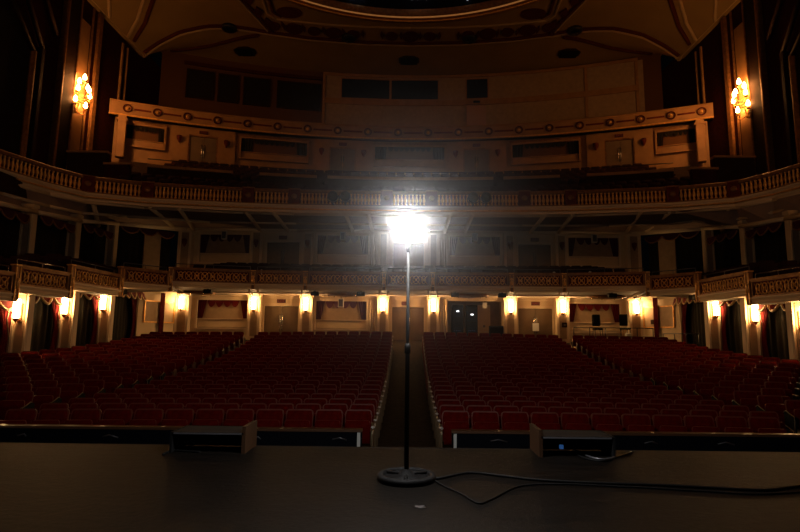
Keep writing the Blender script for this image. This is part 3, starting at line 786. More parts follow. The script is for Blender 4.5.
for s in (-1, 1):
    for X, wh in ((1.36, 'beside the middle doors'), (5.5, 'on the inner side of the outer double doors'), (8.3, 'on the outer side of the outer double doors'), (12.2, 'at the far corner of the back wall')):
        sconce(s * X, 28.56, 1.33, 0, '%s glowing wall sconce %s' % (side(s), wh))
    for X in (5.5, 8.3, 12.2):
        t = thing('wall_lantern', 'unlit dark urn lantern on a mezzanine pier, %s side, %s from the middle' % (side(s), {5.5: 'first', 8.3: 'second', 12.2: 'third'}[X]), 'lamp', (s * X * 1.04, 29.68, 5.0), 0, 'unlit lanterns on the mezzanine piers')
        MB().lathe([(.02, -.12), (.06, -.05), (.13, .12), (.15, .3), (.10, .34)], 0, -.04, 0, 10).build('bowl', 'red', t)
        MB().box(0, .03, -.05, .1, .08, .3).build('backplate', 'golddk', t)

# sound booth behind the inner right opening
struct(MB().box(3.63, 30.4, -0.45, 3.2, .1, 2.6).box(2.05, 29.75, -.45, .1, 1.3, 2.6).box(5.2, 29.75, -.45, .1, 1.3, 2.6).build('wall_booth', 'tan'))
for (x, lab, lz) in ((2.72, 'black glass fronted equipment rack with one white lamp, left of the booth', 1.35), (3.5, 'black equipment rack with a bright lamp, right one in the booth', 1.18)):
    t = thing('equipment_rack', lab, 'equipment rack', (x, 29.55, -0.42))
    MB().bevbox(0, 0, 0, .62, .5, 2.15, .02).build('cabinet', 'black', t)
    g = MB()
    for k in range(9): g.bevbox(0, -.26, .18 + k * .21, .54, .04, .17, .008)
    g.build('rack_unit', 'glassdk', t)
    MB().box(0, -.3, lz + .42 - .0, .14, .03, .06).build('indicator_lamp', 'led_white', t)
    for k in range(4): MB().box(-.18 + .1 * k, -.3, .75, .02, .02, .02).build('status_light', 'led_blue', t)
t = thing('booth_screen', 'pale doorway board in the booth behind the racks', 'board', (4.25, 30.0, -.42))
MB().bevbox(0, 0, 0, .7, .06, 2.2, .01).build('board', 'cream', t)
MB().box(0, -.05, .95, .12, .04, .12).build('lock', 'grey', t)
tag(MB().box(0, 0, 0, .24, .02, .3).build('notice_sheet', 'paper', None, (4.15, 28.9, 1.55)), 'white sheet hanging at the top of the booth opening', 'notice')
t = thing('flight_case', 'black equipment case standing at the right end of the booth', 'case', (4.72, 28.75, -.45))
MB().bevbox(0, 0, 0, .72, .4, 1.05, .02).build('case_body', 'black', t)
g = MB()
for z in (.02, .98): g.box(0, -.21, z, .72, .02, .04)
g.build('edge_trim', 'grey', t)
MB().box(0, -.22, .5, .16, .03, .06).build('handle', 'steel', t)

# hanging pale boxes in front of the recesses
for (x, Y, z, lab) in ((-3.63, 28.8, 1.5, 'small pale speaker hanging before the inner left orchestra recess'), (-3.75, 29.8, 5.35, 'small pale speaker hanging before the inner left mezzanine recess'), (3.75, 29.8, 5.35, 'small pale speaker hanging before the inner right mezzanine recess'),
                     (-10.5, 29.8, 5.35, 'small pale speaker hanging before the outer left mezzanine recess'), (10.5, 29.8, 5.35, 'small pale speaker hanging before the outer right mezzanine recess')):
    t = thing('hanging_speaker', lab, 'speaker', (x, Y, z))
    MB().bevbox(0, 0, 0, .30, .2, .48, .02).build('cabinet', 'white', t)
    MB().box(0, -.105, .05, .22, .01, .38).build('grille', 'grey', t)
    MB().tube([(0, 0, .46), (0, 0, .62)], .02, 6).build('hanger', 'iron', t)

# ------------------------------------------------------------------ MEZZANINE (lowest balcony)
MZ = [(-12.5, 13.8, 1.2), (-12.3, 16.5, 1.47), (-12.1, 18.9, 1.79), (-12.1, 22.2, 2.15), (-10.8, 24.0, 2.36), (-7.3, 24.9, 2.36), (-4.85, 25.0, 2.36), (-1.15, 25.05, 2.36),
      (1.15, 25.05, 2.36), (4.85, 25.0, 2.36), (7.3, 24.9, 2.36), (10.8, 24.0, 2.15), (12.1, 22.2, 1.79), (12.1, 18.9, 1.47), (12.3, 16.5, 1.2), (12.5, 13.8, 1.2)]
# z of the panel foot for each bay i -> i+1
MZZ = [1.2, 1.47, 1.79, 2.15, 2.36, 2.36, 2.36, 2.36, 2.36, 2.36, 2.36, 2.15, 1.79, 1.47, 1.2]
nb = len(MZ) - 1
mbs = MB(); mbt = MB()
for i in range(nb):
    a, b, z = MZ[i], MZ[i + 1], MZZ[i]
    if i < 3: A, B = (-15.6, a[1]), (-15.6, b[1])
    elif i == 3: A, B = (-15.6, a[1]), (-15.6, 26.0)
    elif i == 4: A, B = (-15.6, 26.0), (-8.6, 29.3)
    elif i == nb - 5: A, B = (8.6, 29.3), (15.6, 26.0)
    elif i == nb - 4: A, B = (15.6, 26.0), (15.6, b[1])
    elif i > nb - 4: A, B = (15.6, a[1]), (15.6, b[1])
    else: A, B = (a[0] * 1.17, 29.3), (b[0] * 1.17, 29.3)
    zb = z - 0.24; zt = z + 0.06
    back_t = zt if i < 4 or i > nb - 5 else 3.3
    mbs.add([(a[0], a[1], zb), (b[0], b[1], zb), (B[0], B[1], zb + (.03 if 3 < i < nb - 4 else 0)), (A[0], A[1], zb + (.03 if 3 < i < nb - 4 else 0))], [(0, 3, 2, 1)])
    mbs.add([(a[0], a[1], zb), (A[0], A[1], zb), (A[0], A[1], zb + .5), (a[0], a[1], zb + .5)], [(0, 1, 2, 3)])
    mbs.add([(b[0], b[1], zb), (B[0], B[1], zb), (B[0], B[1], zb + .5), (b[0], b[1], zb + .5)], [(3, 2, 1, 0)])
    A2, B2 = A, B
    if 3 < i < nb - 4: A2, B2 = (A[0], max(A[1], 26) + (.9 if A[1] > 29 else 0)), (B[0], max(B[1], 26) + (.9 if B[1] > 29 else 0))
    mbt.add([(a[0], a[1], zt), (b[0], b[1], zt), (B2[0], B2[1], back_t), (A2[0], A2[1], back_t)], [(0, 1, 2, 3)])
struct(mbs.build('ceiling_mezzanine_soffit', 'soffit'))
struct(mbt.build('floor_mezzanine', 'floor2'))
mb = MB()
for s in (-1, 1):
    for xa, ya, xb in ((1.15, 25.1, 1.36), (4.85, 25.05, 5.5), (7.3, 24.95, 8.3), (10.8, 24.1, 12.0)):
        for o in (-.2, .2): mb.tube([(s * xa + o, ya, 2.08), (s * xb + o, 28.8, 2.11)], .045, 6)
    mb.tube([(s * .3, 27.0, 2.10), (s * 11.5, 26.8, 2.10)], .03, 6)
struct(mb.build('ceiling_mezzanine_rib', 'cream2'))
bay_words = ['nearest the stage on the left', 'second from the stage on the left', 'third from the stage on the left', 'fourth from the stage on the left', 'left of the corner pier', 'left outer panel of the straight middle run', 'left panel beside the middle', 'in the exact middle behind the stand',
             'right panel beside the middle', 'right outer panel of the straight middle run', 'right of the corner pier', 'fourth from the stage on the right', 'third from the stage on the right', 'second from the stage on the right', 'nearest the stage on the right']
for i in range(nb):
    a, b, z = MZ[i], MZ[i + 1], MZZ[i]
    l, an = seg(a, b)
    t = thing('balcony_parapet', 'gilt openwork front panel of the lower balcony, %s' % bay_words[i], 'balcony panel', (a[0], a[1], z), an, 'gilt parapet panels of the lower balcony')
    H = 0.56
    MB().box(l / 2, .06, -.02, l - .3, .1, H + .04).build('backing_panel', 'red', t)
    fr = MB().box(l / 2, 0, H - .03, l - .24, .12, .07).box(l / 2, 0, 0, l - .24, .12, .06).box(.16, 0, 0, .06, .12, H).box(l - .16, 0, 0, .06, .12, H)
    fr.build('frame', 'golddk', t)
    k = max(2, round((l - .5) / .34)); st = (l - .5) / k
    g = MB()
    for q in range(k):
        cx = .25 + st * (q + .5); cz = H / 2
        g.tube([(cx + st * .42 * cos(t_ * 2 * pi / 10) * (1 if q % 2 else .62), -.02, cz + .19 * sin(t_ * 2 * pi / 10)) for t_ in range(10)], .022, 5, True)
        g.tube([(cx - st * .5, -.02, cz - .2), (cx, -.03, cz), (cx + st * .5, -.02, cz + .2)], .018, 5)
        g.tube([(cx - st * .5, -.02, cz + .2), (cx, -.03, cz), (cx + st * .5, -.02, cz - .2)], .018, 5)
        g.lathe([(.05, -.05), (.05, .05)], cx, -.03, cz, 6)
    g.build('interlaced_ornament', 'gold', t)
    MB().sweep([(0, 0), (l, 0)], [(.03, -.24), (.06, -.18), (.03, -.12), (.09, -.05), (.09, .0), (-.1, .0), (-.1, -.24)]).build('base_moulding', 'cream2', t)
    MB().box(l / 2, .02, H + .02, l - .1, .22, .07).build('arm_rail', 'golddk', t)
    r = MB().tube([(.15, .12, H + .27), (l - .15, .12, H + .27)], .022, 6)
    for q in (0.15, l / 2, l - .15): r.tube([(q, .12, H + .05), (q, .12, H + .27)], .015, 6)
    r.build('brass_guard_rail', 'steel' if i in (0, 1, 13, 14) else 'grey', t)
for i in range(1, nb):
    p = MZ[i]; z = max(MZZ[i - 1], MZZ[i]); zlo = min(MZZ[i - 1], MZZ[i])
    a, b = MZ[i - 1], MZ[i + 1]; _, an = seg(a, b)
    t = thing('parapet_pier', 'gilt edged pier between lower balcony panels, %s from the left' % ORD[i], 'pier', (p[0], p[1], zlo - .26), an, 'piers of the lower balcony front')
    H = z - zlo + .86
    MB().bevbox(0, 0, 0, .19, .17, H, .012).build('block', 'golddk', t)
    MB().box(-.08, -.09, .05, .03, .03, H - .1).box(.08, -.09, .05, .03, .03, H - .1).box(0, 0, H, .23, .21, .04).build('edge_moulding', 'gold', t)
    MB().lathe([(.04, 0), (.08, .12), (.03, .24), (.07, .3), (.02, .36)], 0, -.10, H * .35, 8).build('pendant_ornament', 'gold', t)

# small white lamps standing on the lower balcony rail
for xx, yy, lab in ((261.5, 271.0, 'small white lamp on the lower balcony rail, left'), (554, 273, 'small white lamp on the lower balcony rail, right inner'), (590, 272.5, 'small white lamp on the lower balcony rail, right outer')):
    p = px(xx, yy, Y=24.9)
    tag(MB().sphere(0, 0, 0, .07, 8).tube([(0, 0, -.2), (0, 0, -.05)], .015, 6).build('rail_lamp', 'white', None, (p.x, p.y, p.z)), lab, 'lamp')

# ceiling dishes and small black speakers under the mezzanine
for u, lab in ((-216, 'outer left'), (-65, 'inner left'), (63, 'inner right'), (201, 'outer right')):
    x = u * 26.6 / 533
    t = thing('ceiling_dish', 'shallow bronze oval ceiling dish under the lower balcony, %s' % lab, 'ceiling light', (x, 27.0, 2.13), group='oval dishes under the lower balcony')
    MB().lathe([(.12, 0), (.9, -.02), (.98, -.06), (.85, -.12), (.4, -.16), (.05, -.17)], 0, 0, 0, 24, 1, .8).build('dish', 'golddk', t)
    g = MB()
    for k in range(8): g.sphere(.8 * cos(k * pi / 4), .64 * sin(k * pi / 4), -.11, .05, 6)
    g.build('boss_ring', 'brass', t)
for xx, yy, lab in ((122, 288.5, 'far left'), (208, 290.5, 'at the left corner'), (315, 293, 'left of the inner left recess'), (361, 293.5, 'right of the inner left recess'), (455, 294, 'left of the sound booth'), (502, 294.5, 'right of the sound booth'),
                    (612, 294, 'at the right corner'), (694, 293.5, 'far right')):
    u = xx - 408.5
    Y = 25.45 if abs(u) < 160 else (24.9 if abs(u) < 220 else 22.9)
    zz = 2.12 if abs(u) < 230 else 1.91
    p = px(xx, yy, Y=Y)
    t = thing('ceiling_speaker', 'small black speaker under the lower balcony edge, %s' % lab, 'speaker', (p.x, p.y, zz), group='black speakers under the lower balcony')
    MB().bevbox(0, 0, -.24, .38, .25, .2, .015).build('cabinet', 'black', t)
    MB().box(0, 0, -.05, .06, .06, .05).build('bracket', 'iron', t)

# ------------------------------------------------------------------ SIDE BOXES at orchestra level
CP = [(12.85, 14.9), (12.72, 17.6), (12.78, 20.1), (12.88, 22.75)]
SZ = [1.2 - .24, 1.47 - .24, 1.79 - .24, 2.15 - .24]
ZS = [0.45, 0.56, 0.80, 1.10]
struct(MB().box(-15.75, 20.5, -2.5, .2, 16, 8.6).build('wall_left_box', 'walldk'))
struct(MB().box(15.75, 20.5, -2.5, .2, 16, 8.6).build('wall_right_box', 'walldk'))
def box_curtain(A, B, ztop, zbot, label, n, s, wide=False):
    """A -> B runs left to right seen from the house"""
    l, an = seg(A, B)
    t = thing('box_curtain', label, 'curtain', (A[0], A[1], zbot), an, 'curtained side box openings')
    H = ztop - zbot
    wavy(l, H, int(l * 3), .03, x0=0, z0=H, y0=.35).build('back_drape', 'drape', t)
    vl = l * 1.34 if wide else l
    g, fr = scallops(vl, .52 if not wide else .42, n, (l - vl) if (wide and s > 0) else 0, H, -.10 if wide else .02, .08)
    g.build('valance', 'curtain', t); fr.build('fringe', 'fringe', t)
    # tied-back curtain with pale lining at the end nearest the house centre line of sight
    e = 1 if s < 0 else 0
    cw = min(.9, l * .34)
    def ga(v):
        k = .55 * (1 - abs(v - .5) * .5)
        k = 1 - .62 * sin(pi * min(1, v * 1.0)) 
        return (1 - k, 1) if e else (0, k)
    wavy(cw, H, 4, .04, gather=ga, x0=(l - cw) if e else 0, z0=H, y0=.12).build('side_curtain', 'curtain', t)
    MB().tube([((l - .1) if e else .1, .05, H * .98), ((l - .30) if e else .30, .0, H * .70), ((l - .12) if e else .12, .02, H * .48), ((l - .14) if e else .14, .02, .05)], .025, 6).build('pale_lining', 'lining', t)
for s in (-1, 1):
    sd = side(s)
    pts = [(s * p[0], p[1]) for p in CP]
    for k, p in enumerate(pts):
        z0 = zf(p[0], p[1]) - .1
        rz = -s * -0.0
        pier(p[0], p[1], z0, SZ[k] + (.35 if k < 3 else .0), 0, .54, .22)
        if k > 0:
            sconce(p[0], p[1] - .33, ZS[k] - .12, 0, 'glowing wall sconce on the %s side pillar, %s from the stage' % (sd, ORD[k]))
    for k in range(3):
        a, b = pts[k], pts[k + 1]
        if s > 0: a, b = b, a
        off = .3 / (CP[1][1] - CP[0][1])
        A = lerp(a, b, .08); B = lerp(a, b, .92)
        A = (A[0] + s * .12, A[1]); B = (B[0] + s * .12, B[1])
        zb = zf(13, CP[k][1])
        box_curtain(A, B, SZ[k + 1] - .02, zb, 'dark draped box opening with crimson swags, %s side, %s from the stage' % (sd, ORD[k + 1]), 3, s)
    a, b = (s * 13.0, 23.05), (s * 13.35, 26.4)
    if s > 0: a, b = b, a
    box_curtain(a, b, 2.06, zf(13, 24), 'wide draped box opening with a long row of crimson swags near the %s corner' % sd, 7, s, True)
    # panelled wall from the wide opening to the corner
    a, b = (s * 13.35, 26.4), (s * 12.5, 28.9)
    if s > 0: a, b = b, a
    l, an = seg(a, b); m = ((a[0] + b[0]) / 2, (a[1] + b[1]) / 2)
    struct(MB().box(0, .1, 0, l + .1, .2, 2.75).box(0, -.02, 2.55, l, .1, .2).build('wall_%s_corner' % sd, 'cream', None, (m[0], m[1], -.55), an))
    t = thing('framed_tapestry', 'gilt framed woven panel on the cream wall at the %s corner' % sd, 'wall panel', (m[0], m[1], 0.55), an)
    MB().box(0, -.03, .06, l * .72, .04, 1.0).build('tapestry', 'tan', t)
    f = MB().box(0, -.05, 0, l * .78, .06, .06).box(0, -.05, 1.06, l * .78, .06, .06).box(-l * .38, -.05, 0, .06, .06, 1.12).box(l * .38, -.05, 0, .06, .06, 1.12).box(0, -.05, .03, .05, .05, 1.06)
    f.build('frame', 'gold', t)
    wavy(.3, 2.3, 3, .03, x0=-.15 + s * -.05, z0=1.55, y0=-.16).build('hanging_cloth', 'curtain', t)
    # mezzanine level columns and openings
    cols = [(15.0, 18.0), (15.0, 20.9), (15.0, 23.8), (15.0, 26.9)]
    zt = [4.65, 4.85, 5.1, 5.7]
    for k, (x, y) in enumerate(cols):
        pier(s * (x + .25), y, 1.6, zt[k] + .25, 0, .46, .25, mat1='cream')
    beam = MB()
    pp = [(s * 15.0, 16.0, 4.5), (s * 15.0, 18.0, 4.6), (s * 15.0, 20.9, 4.8), (s * 15.0, 23.8, 5.08), (s * 15.0, 26.9, 5.6), (s * 13.0, 29.6, 5.85)]
    for p, q in zip(pp[:-1], pp[1:]): beam.tube([p, q], .10, 6)
    struct(beam.build('wall_%s_arcade_moulding' % sd, 'cream2'))
    for k in range(4):
        a = (s * cols[k][0], cols[k][1] + .3)
        b = (s * cols[k + 1][0], cols[k + 1][1] - .3) if k < 3 else (s * 13.2, 29.5)
        if s > 0: a, b = b, a
        l, an = seg(a, b); z1 = zt[k] - .05; z0 = 1.9
        t = thing('box_drape', 'unlit draped mezzanine box, %s side, %s from the stage' % (sd, ORD[k + 1]), 'curtain', (a[0], a[1], z0), an, 'unlit draped boxes at mezzanine level')
        wavy(l, z1 - z0, int(l * 3), .03, x0=0, z0=z1 - z0, y0=.4).build('back_drape', 'drape', t)
        g, fr = scallops(l, .4, 3, 0, z1 - z0, .05, .08); g.build('valance', 'plum', t); fr.build('fringe', 'golddk', t)
        if k == 3: MB().box(l * (.62 if s < 0 else .38), .25, 0, .9, .08, z1 - z0 - .1).build('pale_panel', 'tan', t)

# ------------------------------------------------------------------ CANDELABRA on the upper side walls
def candelabrum(x, y, z, s, label):
    t = thing('wall_candelabrum', label, 'wall lamp', (x, y, z), -pi / 2 * s * -1 if False else (pi / 2 if s < 0 else -pi / 2), 'ornate candelabra on the upper side walls')
    g = MB().lathe([(.02, -1.0), (.10, -.9), (.06, -.75), (.16, -.55), (.07, -.35), (.12, 0), (.06, .3), (.10, .55), (.04, .8), (.01, .95)], 0, -.12, 0, 12)
    g.build('stem', 'gold', t)
    MB().prism_xz([(0, -1.0), (.22, -.6), (.14, -.2), (.26, .1), (.12, .5), (0, .9), (-.12, .5), (-.26, .1), (-.14, -.2), (-.22, -.6)], -.03, .03).build('backplate', 'golddk', t)
    arms = [(-.5, -.45, .0), (.5, -.45, .0), (0, -.7, .12), (-.36, -.40, .42), (.36, -.40, .42), (-.42, -.32, -.55), (.42, -.32, -.55), (0, -.42, .8)]
    for k, (ax, ay, az) in enumerate(arms):
        a = MB().tube([(0, -.12, az - .25), (ax * .4, ay * .5 - .05, az - .38), (ax * .8, ay * .9, az - .36), (ax, ay, az - .22), (ax, ay, az - .1)], [.03, .03, .026, .022, .02], 6)
        a.lathe([(.02, -.14), (.09, -.1), (.10, -.07), (.03, -.06)], ax, ay, az, 10)
        ar = a.build('arm', 'gold', t)
        MB().lathe([(.022, -.07), (.022, .05)], ax, ay, az, 6).build('candle_tube', 'cream2', ar)
        MB().lathe([(.04, .05), (.09, .09), (.095, .17), (.055, .29), (.01, .36)], ax, ay, az, 10).build('lamp_shade', 'candle', ar)
for s in (-1, 1):
    candelabrum(s * 17.35, 26.1, 12.2, s, 'lit gilt candelabrum high on the %s side wall' % side(s))
    for yy, zz, wh in ((8.5, 9.5, 'first'),):  # unseen pair near the stage, added to light the balcony fronts
        candelabrum(s * 17.35, yy, zz, s, 'added unseen candelabrum on the %s side wall, %s from the stage' % (side(s), wh))

# ------------------------------------------------------------------ PIT RAIL
for s in (-1, 1):
    sd = side(s)
    t = thing('pit_rail', 'long low navy cloth covered pit rail before the front seats, %s half' % sd, 'pit rail', (s * .74, 9.1, -2.55))
    MB().box(s * 8.3, 0, 0, 16.6, .1, .98).build('panel', 'navy', t)
    MB().box(s * 8.3, 0, .98, 16.6, .16, .04).build('cap', 'wood', t)
    MB().box(s * .05, -.06, .55, .05, .04, .42).build('white_post', 'tape', t)
    g = MB()
    for k in range(12):
        xx = s * (.6 + k * 1.25 + random.uniform(-.2, .2)); g.tube([(xx, -.07, .86), (xx + .12, -.08, .89), (xx + .2 * random.random() + .1, -.07, .85)], .012, 5)
    g.build('metal_hook', 'grey', t)
    MB().tube([(s * .2, -.08, .68), (s * .9, -.08, .7)], .01, 5).tube([(s * .9, -.08, .7), (s * .9, -.08, .5)], .01, 5).build('conduit', 'grey', t)

# ------------------------------------------------------------------ AISLE CARPETS
def aisle_mesh(xa, xb, y0, y1, zoff=.012, n=24):
    g = MB()
    g.grid(lambda u, v: ((xa(y0 + (y1 - y0) * v)) * (1 - u) + xb(y0 + (y1 - y0) * v) * u, y0 + (y1 - y0) * v, zf(xa(y0 + (y1 - y0) * v), y0 + (y1 - y0) * v) + zoff), 2, n)
    return g
xin = lambda y: .58 + .15 * (y - 9) / 19
xout = lambda y: 7.0 + .0027 * (y - 14) ** 2
xside = lambda y: xout(y) + .62
tag(aisle_mesh(lambda y: -xin(y), lambda y: xin(y), 8.3, 28.6).build('aisle_carpet', 'carpet'), 'dark carpet of the sloping centre aisle leading to the middle door', 'carpet')
for s in (-1, 1):
    tag(aisle_mesh(lambda y: s * xout(y), lambda y: s * xside(y), 8.5, 28.6).build('aisle_carpet', 'carpet'), 'dark carpet of the sloping %s side aisle' % side(s), 'carpet')
# threshold at the middle door
struct(MB().box(0, 28.75, -.5, 1.7, .3, .1).build('floor_threshold', 'tan'))

# ------------------------------------------------------------------ SEATS
def rounded(w, h, r, n=4, topr=None):
    topr = topr or r; pts = [(-w / 2 + .01, 0), (w / 2 - .01, 0)]
    for i in range(n + 1):
        a = (pi / 2) * i / n; pts.append((w / 2 - topr + topr * cos(a), h - topr + topr * sin(a)))
    for i in range(n + 1):
        a = pi / 2 + (pi / 2) * i / n; pts.append((-w / 2 + topr + topr * cos(a), h - topr + topr * sin(a)))
    return pts
def tilt(g, ang, y, z):
    m = Matrix.Translation((0, y, z)) @ Matrix.Rotation(ang, 4, 'X'); r = MB(); r.merge(g, m); return r
SW = 0.5
def pillow(w, h, d, y0, z0, nx=6, nz=6):
    """upholstered pad bulging towards -y"""
    g = MB()
    def fn(u, v):
        e = min(1, (1 - (2 * u - 1) ** 6)) * min(1, (1 - (2 * v - 1) ** 6))
        cu = (u - .5) * w; tv = v * h
        if v > .8: cu *= 1 - .10 * ((v - .8) / .2) ** 2
        return (cu, y0 - d * max(0, e) ** .5, z0 + tv)
    g.grid(fn, nx, nz)
    def fb(u, v):
        p = fn(u, v); return (p[0], y0 + .005, p[2])
    b = MB().grid(fb, nx, nz); g.add(b.v, [tuple(reversed(f)) for f in b.f])
    return g
back = tilt(pillow(.47, .50, .05, 0, 0), -R(12), .17, .40)
shell = tilt(MB().prism_xz(rounded(.50, .545, .02, 4, .07), .004, .035), -R(12), .17, .385)
cush = tilt(pillow(.45, .40, .07, 0, 0), -R(-4), .02, .36)
cushpan = tilt(MB().prism_xz(rounded(.45, .40, .02, 3, .04), .004, .03), -R(-4), .02, .36)
arm = MB().bevbox(.265, -.02, .60, .055, .34, .035, .012)
stand = MB().prism_yz([(-.04, 0), (.14, 0), (.10, .3), (.16, .6), (-.16, .6), (-.06, .3)], .25, .28)
endp = MB().prism_yz([(-.15, 0), (.15, 0), (.18, .35), (.22, .66), (.12, .70), (-.02, .66), (-.19, .62), (-.20, .56)], -.015, .015)
endtrim = MB().tube([(-0.02, -.15, .02), (-.02, -.20, .56), (-.02, -.19, .63), (-.02, -.02, .67), (-.02, .12, .71), (-.02, .22, .67)], .011, 5)
me_back = back.mesh('backrest', M['velvet']); me_shell = shell.mesh('back_shell', M['seatrim'])
me_cush = cush.mesh('seat_cushion', M['velvet']); me_pan = cushpan.mesh('seat_pan', M['seatrim'])
me_arm = arm.mesh('armrest', M['wood']); me_stand = stand.mesh('standard', M['iron'])
me_end = endp.mesh('end_panel', M['endpanel']); me_end2 = endp.mesh('end_panel', M['black']); me_trim = endtrim.mesh('end_trim', M['endpanel'])
me_cap = MB().lathe([(.03, 0), (.038, .012), (.03, .035), (.005, .045)], 0, -.08, .64, 8).mesh('glint_stud', M['paper'])  # white colour paints in the bulb's glint on the row ends
seat_all = MB()
seats = []
def uv(x, y, z):
    D = y * .9914 + z * .1305; return 408.5 + 533 * x / D
ROWS = 21
for j in range(ROWS):
    Yr = 9.8 + .85 * j
    for s in (-1, 1):
        def ry(x): return Yr - x * x / 110
        a, b = xin(Yr) + .03, xout(ry(7))
        k = int((b - a) / .53); w = (b - a) / k
        for q in range(k):
            x = a + w * (q + .5)
            seats.append((s * x, ry(x), s, j, q, 'centre', q == 0, q == k - 1, w))
        a = xside(ry(8)); b = 12.35
        k = int((b - a) / .54); w = (b - a) / k
        for q in range(k):
            x = a + w * (q + .5)
            seats.append((s * x, ry(x), s, j, q, 'side', q == 0, False, w))
vis = []
for t in seats:
    x, y = t[0], t[1]; z = zf(x, y) + .7
    u = uv(x, y, z)
    d = y * .9914 + z * .1305
    if -6 < u < 806: vis.append((d, t))
vis.sort(key=lambda q: q[0])
near = [t for _, t in vis[:300]]; far = [t for _, t in vis[300:]]
nearset = set((t[0], t[1]) for t in near)
GR = 'red folding seats of the front orchestra rows'
def seat_label(t):
    x, y, s, j, q, blk = t[:6]
    if blk == 'centre': return 'red velvet theatre seat, %s row from the stage, %s seat %s of the centre aisle' % (ORD[j + 1], ORD[q + 1], side(s))
    return 'red velvet theatre seat, %s row from the stage, %s seat beyond the %s side aisle' % (ORD[j + 1], ORD[q + 1], side(s))
for t in near:
    x, y, s, j, q, blk, inner, outer, w = t
    rz = atan2(-x, 45) 
    e = bpy.data.objects.new('theatre_seat', None); COL.objects.link(e); e.empty_display_size = .1
    e.location = (x, y, zf(x, y)); e.rotation_euler.z = rz
    tag(e, seat_label(t), 'seat', GR)
    for nm, me in (('backrest', me_back), ('back_shell', me_shell), ('seat_cushion', me_cush), ('seat_pan', me_pan), ('armrest', me_arm), ('standard', me_stand)):
        o = bpy.data.objects.new(nm, me); COL.objects.link(o); o.parent = e
    ends = []
    if inner: ends.append(-s * (w / 2 + .01))
    if outer: ends.append(s * (w / 2 + .01))
    for ex in ends:
        mid = blk == 'centre' and inner
        o = bpy.data.objects.new('end_panel', me_end if mid else me_end2); COL.objects.link(o); o.parent = e; o.location.x = ex
        p = bpy.data.objects.new('end_trim', me_trim); COL.objects.link(p); p.parent = o
        if mid:
            c = bpy.data.objects.new('glint_stud', me_cap); COL.objects.link(c); c.parent = o
def mass(name, lst, zfn, label, group, vm='velvet'):
    V = MB(); I = MB(); T = MB(); E = MB()
    sv = MB(); sv.merge(back, Matrix()); sv.merge(cush, Matrix())
    for t in lst:
        x, y = t[0], t[1]; m = Matrix.Translation((x, y, zfn(x, y))) @ Matrix.Rotation(atan2(-x, 45), 4, 'Z')
        V.merge(sv, m); T.merge(shell, m); I.merge(arm, m)
        for flag, ex in ((t[6], -t[2] * (t[8] / 2 + .01)), (t[7], t[2] * (t[8] / 2 + .01))):
            if flag:
                m2 = m @ Matrix.Translation((ex, 0, 0)); (E if t[5] == 'centre' and t[6] and ex == -t[2] * (t[8] / 2 + .01) else I).merge(endp, m2); T.merge(endtrim, m2)
    o = V.build(name, 'velvet')
    for k, mm in enumerate(('seatrim', 'wood', 'endpanel')): o.data.materials.append(M[mm])
    base = len(V.f)
    allm = MB(); allm.v = V.v; allm.f = V.f; allm.sm = V.sm; cnt = [len(V.f)]
    for g in (T, I, E): allm.merge(g, Matrix()); cnt.append(len(allm.f))
    me = allm.mesh(name, M[vm])
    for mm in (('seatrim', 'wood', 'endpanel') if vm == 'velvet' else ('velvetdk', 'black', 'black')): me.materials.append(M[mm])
    mi = [0] * cnt[0] + [1] * (cnt[1] - cnt[0]) + [2] * (cnt[2] - cnt[1]) + [3] * (cnt[3] - cnt[2])
    me.polygons.foreach_set('material_index', mi)
    o.data = me
    tag(o, label, 'seats', group, 'stuff')
mass('distant_seat_rows', far, zf, 'red velvet seats of the farther orchestra rows, merging in the distance', None)
# mezzanine and balcony seat rows, the gloom put into a near-black velvet
mez = []
for j in range(4):
    Yr = 26.0 + .95 * j
    for k in range(-19, 20):
        x = k * .56
        if abs(x) < 10.2 - 0.2 * j: mez.append((x, Yr - x * x / 130 , 1, j, k, 'side', False, False, .56))
for s in (-1, 1):
    for k in range(10):
        for r in range(2): mez.append((s * (12.9 + .8 * r), 17.2 + .58 * k, s, 0, 0, 'box', False, False, .56))
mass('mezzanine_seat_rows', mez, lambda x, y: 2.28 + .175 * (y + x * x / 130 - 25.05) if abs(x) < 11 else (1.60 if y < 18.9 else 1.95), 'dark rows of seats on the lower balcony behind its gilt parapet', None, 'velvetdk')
bal = []
for j in range(8):
    Yr = 26.4 + .88 * j
    for k in range(-25, 26):
        x = k * .56
        yy = Yr - 2.7 * (x / 15) ** 2
        if abs(x) < 13.8 and yy > 24.2 and yy < arc_beam(x) - .2 and not (27.6 < Yr < 28.9): bal.append((x, yy, 1, j, k, 'side', False, False, .56))
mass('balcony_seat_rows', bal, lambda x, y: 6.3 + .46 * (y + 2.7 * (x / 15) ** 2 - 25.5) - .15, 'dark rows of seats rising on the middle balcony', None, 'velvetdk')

# ------------------------------------------------------------------ HOUSE FURNITURE at the right back
t = thing('handrail', 'thin dark metal handrail behind the right side seats, in front of the corner recess', 'handrail', (8.6, 27.9, zf(8.6, 27.9)))
g = MB()
def rail(g, x0, x1, h=.98):
    g.tube([(x0, 0, h), (x1, 0, h)], .025, 6).tube([(x0, 0, h * .55), (x1, 0, h * .55)], .015, 6)
g2 = MB(); rail(g2, 0, 4.1); g2.build('rail', 'iron', t)
for q in range(6): MB().tube([(q * .82, 0, 0), (q * .82, 0, .98)], .022, 6).build('post', 'iron', t)
t = thing('handrail', 'short dark handrail before the wide draped box at the right', 'handrail', (12.75, 26.9, zf(12.7, 26)), -pi / 2 + .15)
g2 = MB(); rail(g2, 0, 2.6); g2.build('rail', 'iron', t)
for q in range(4): MB().tube([(q * .86, 0, 0), (q * .86, 0, .98)], .022, 6).build('post', 'iron', t)
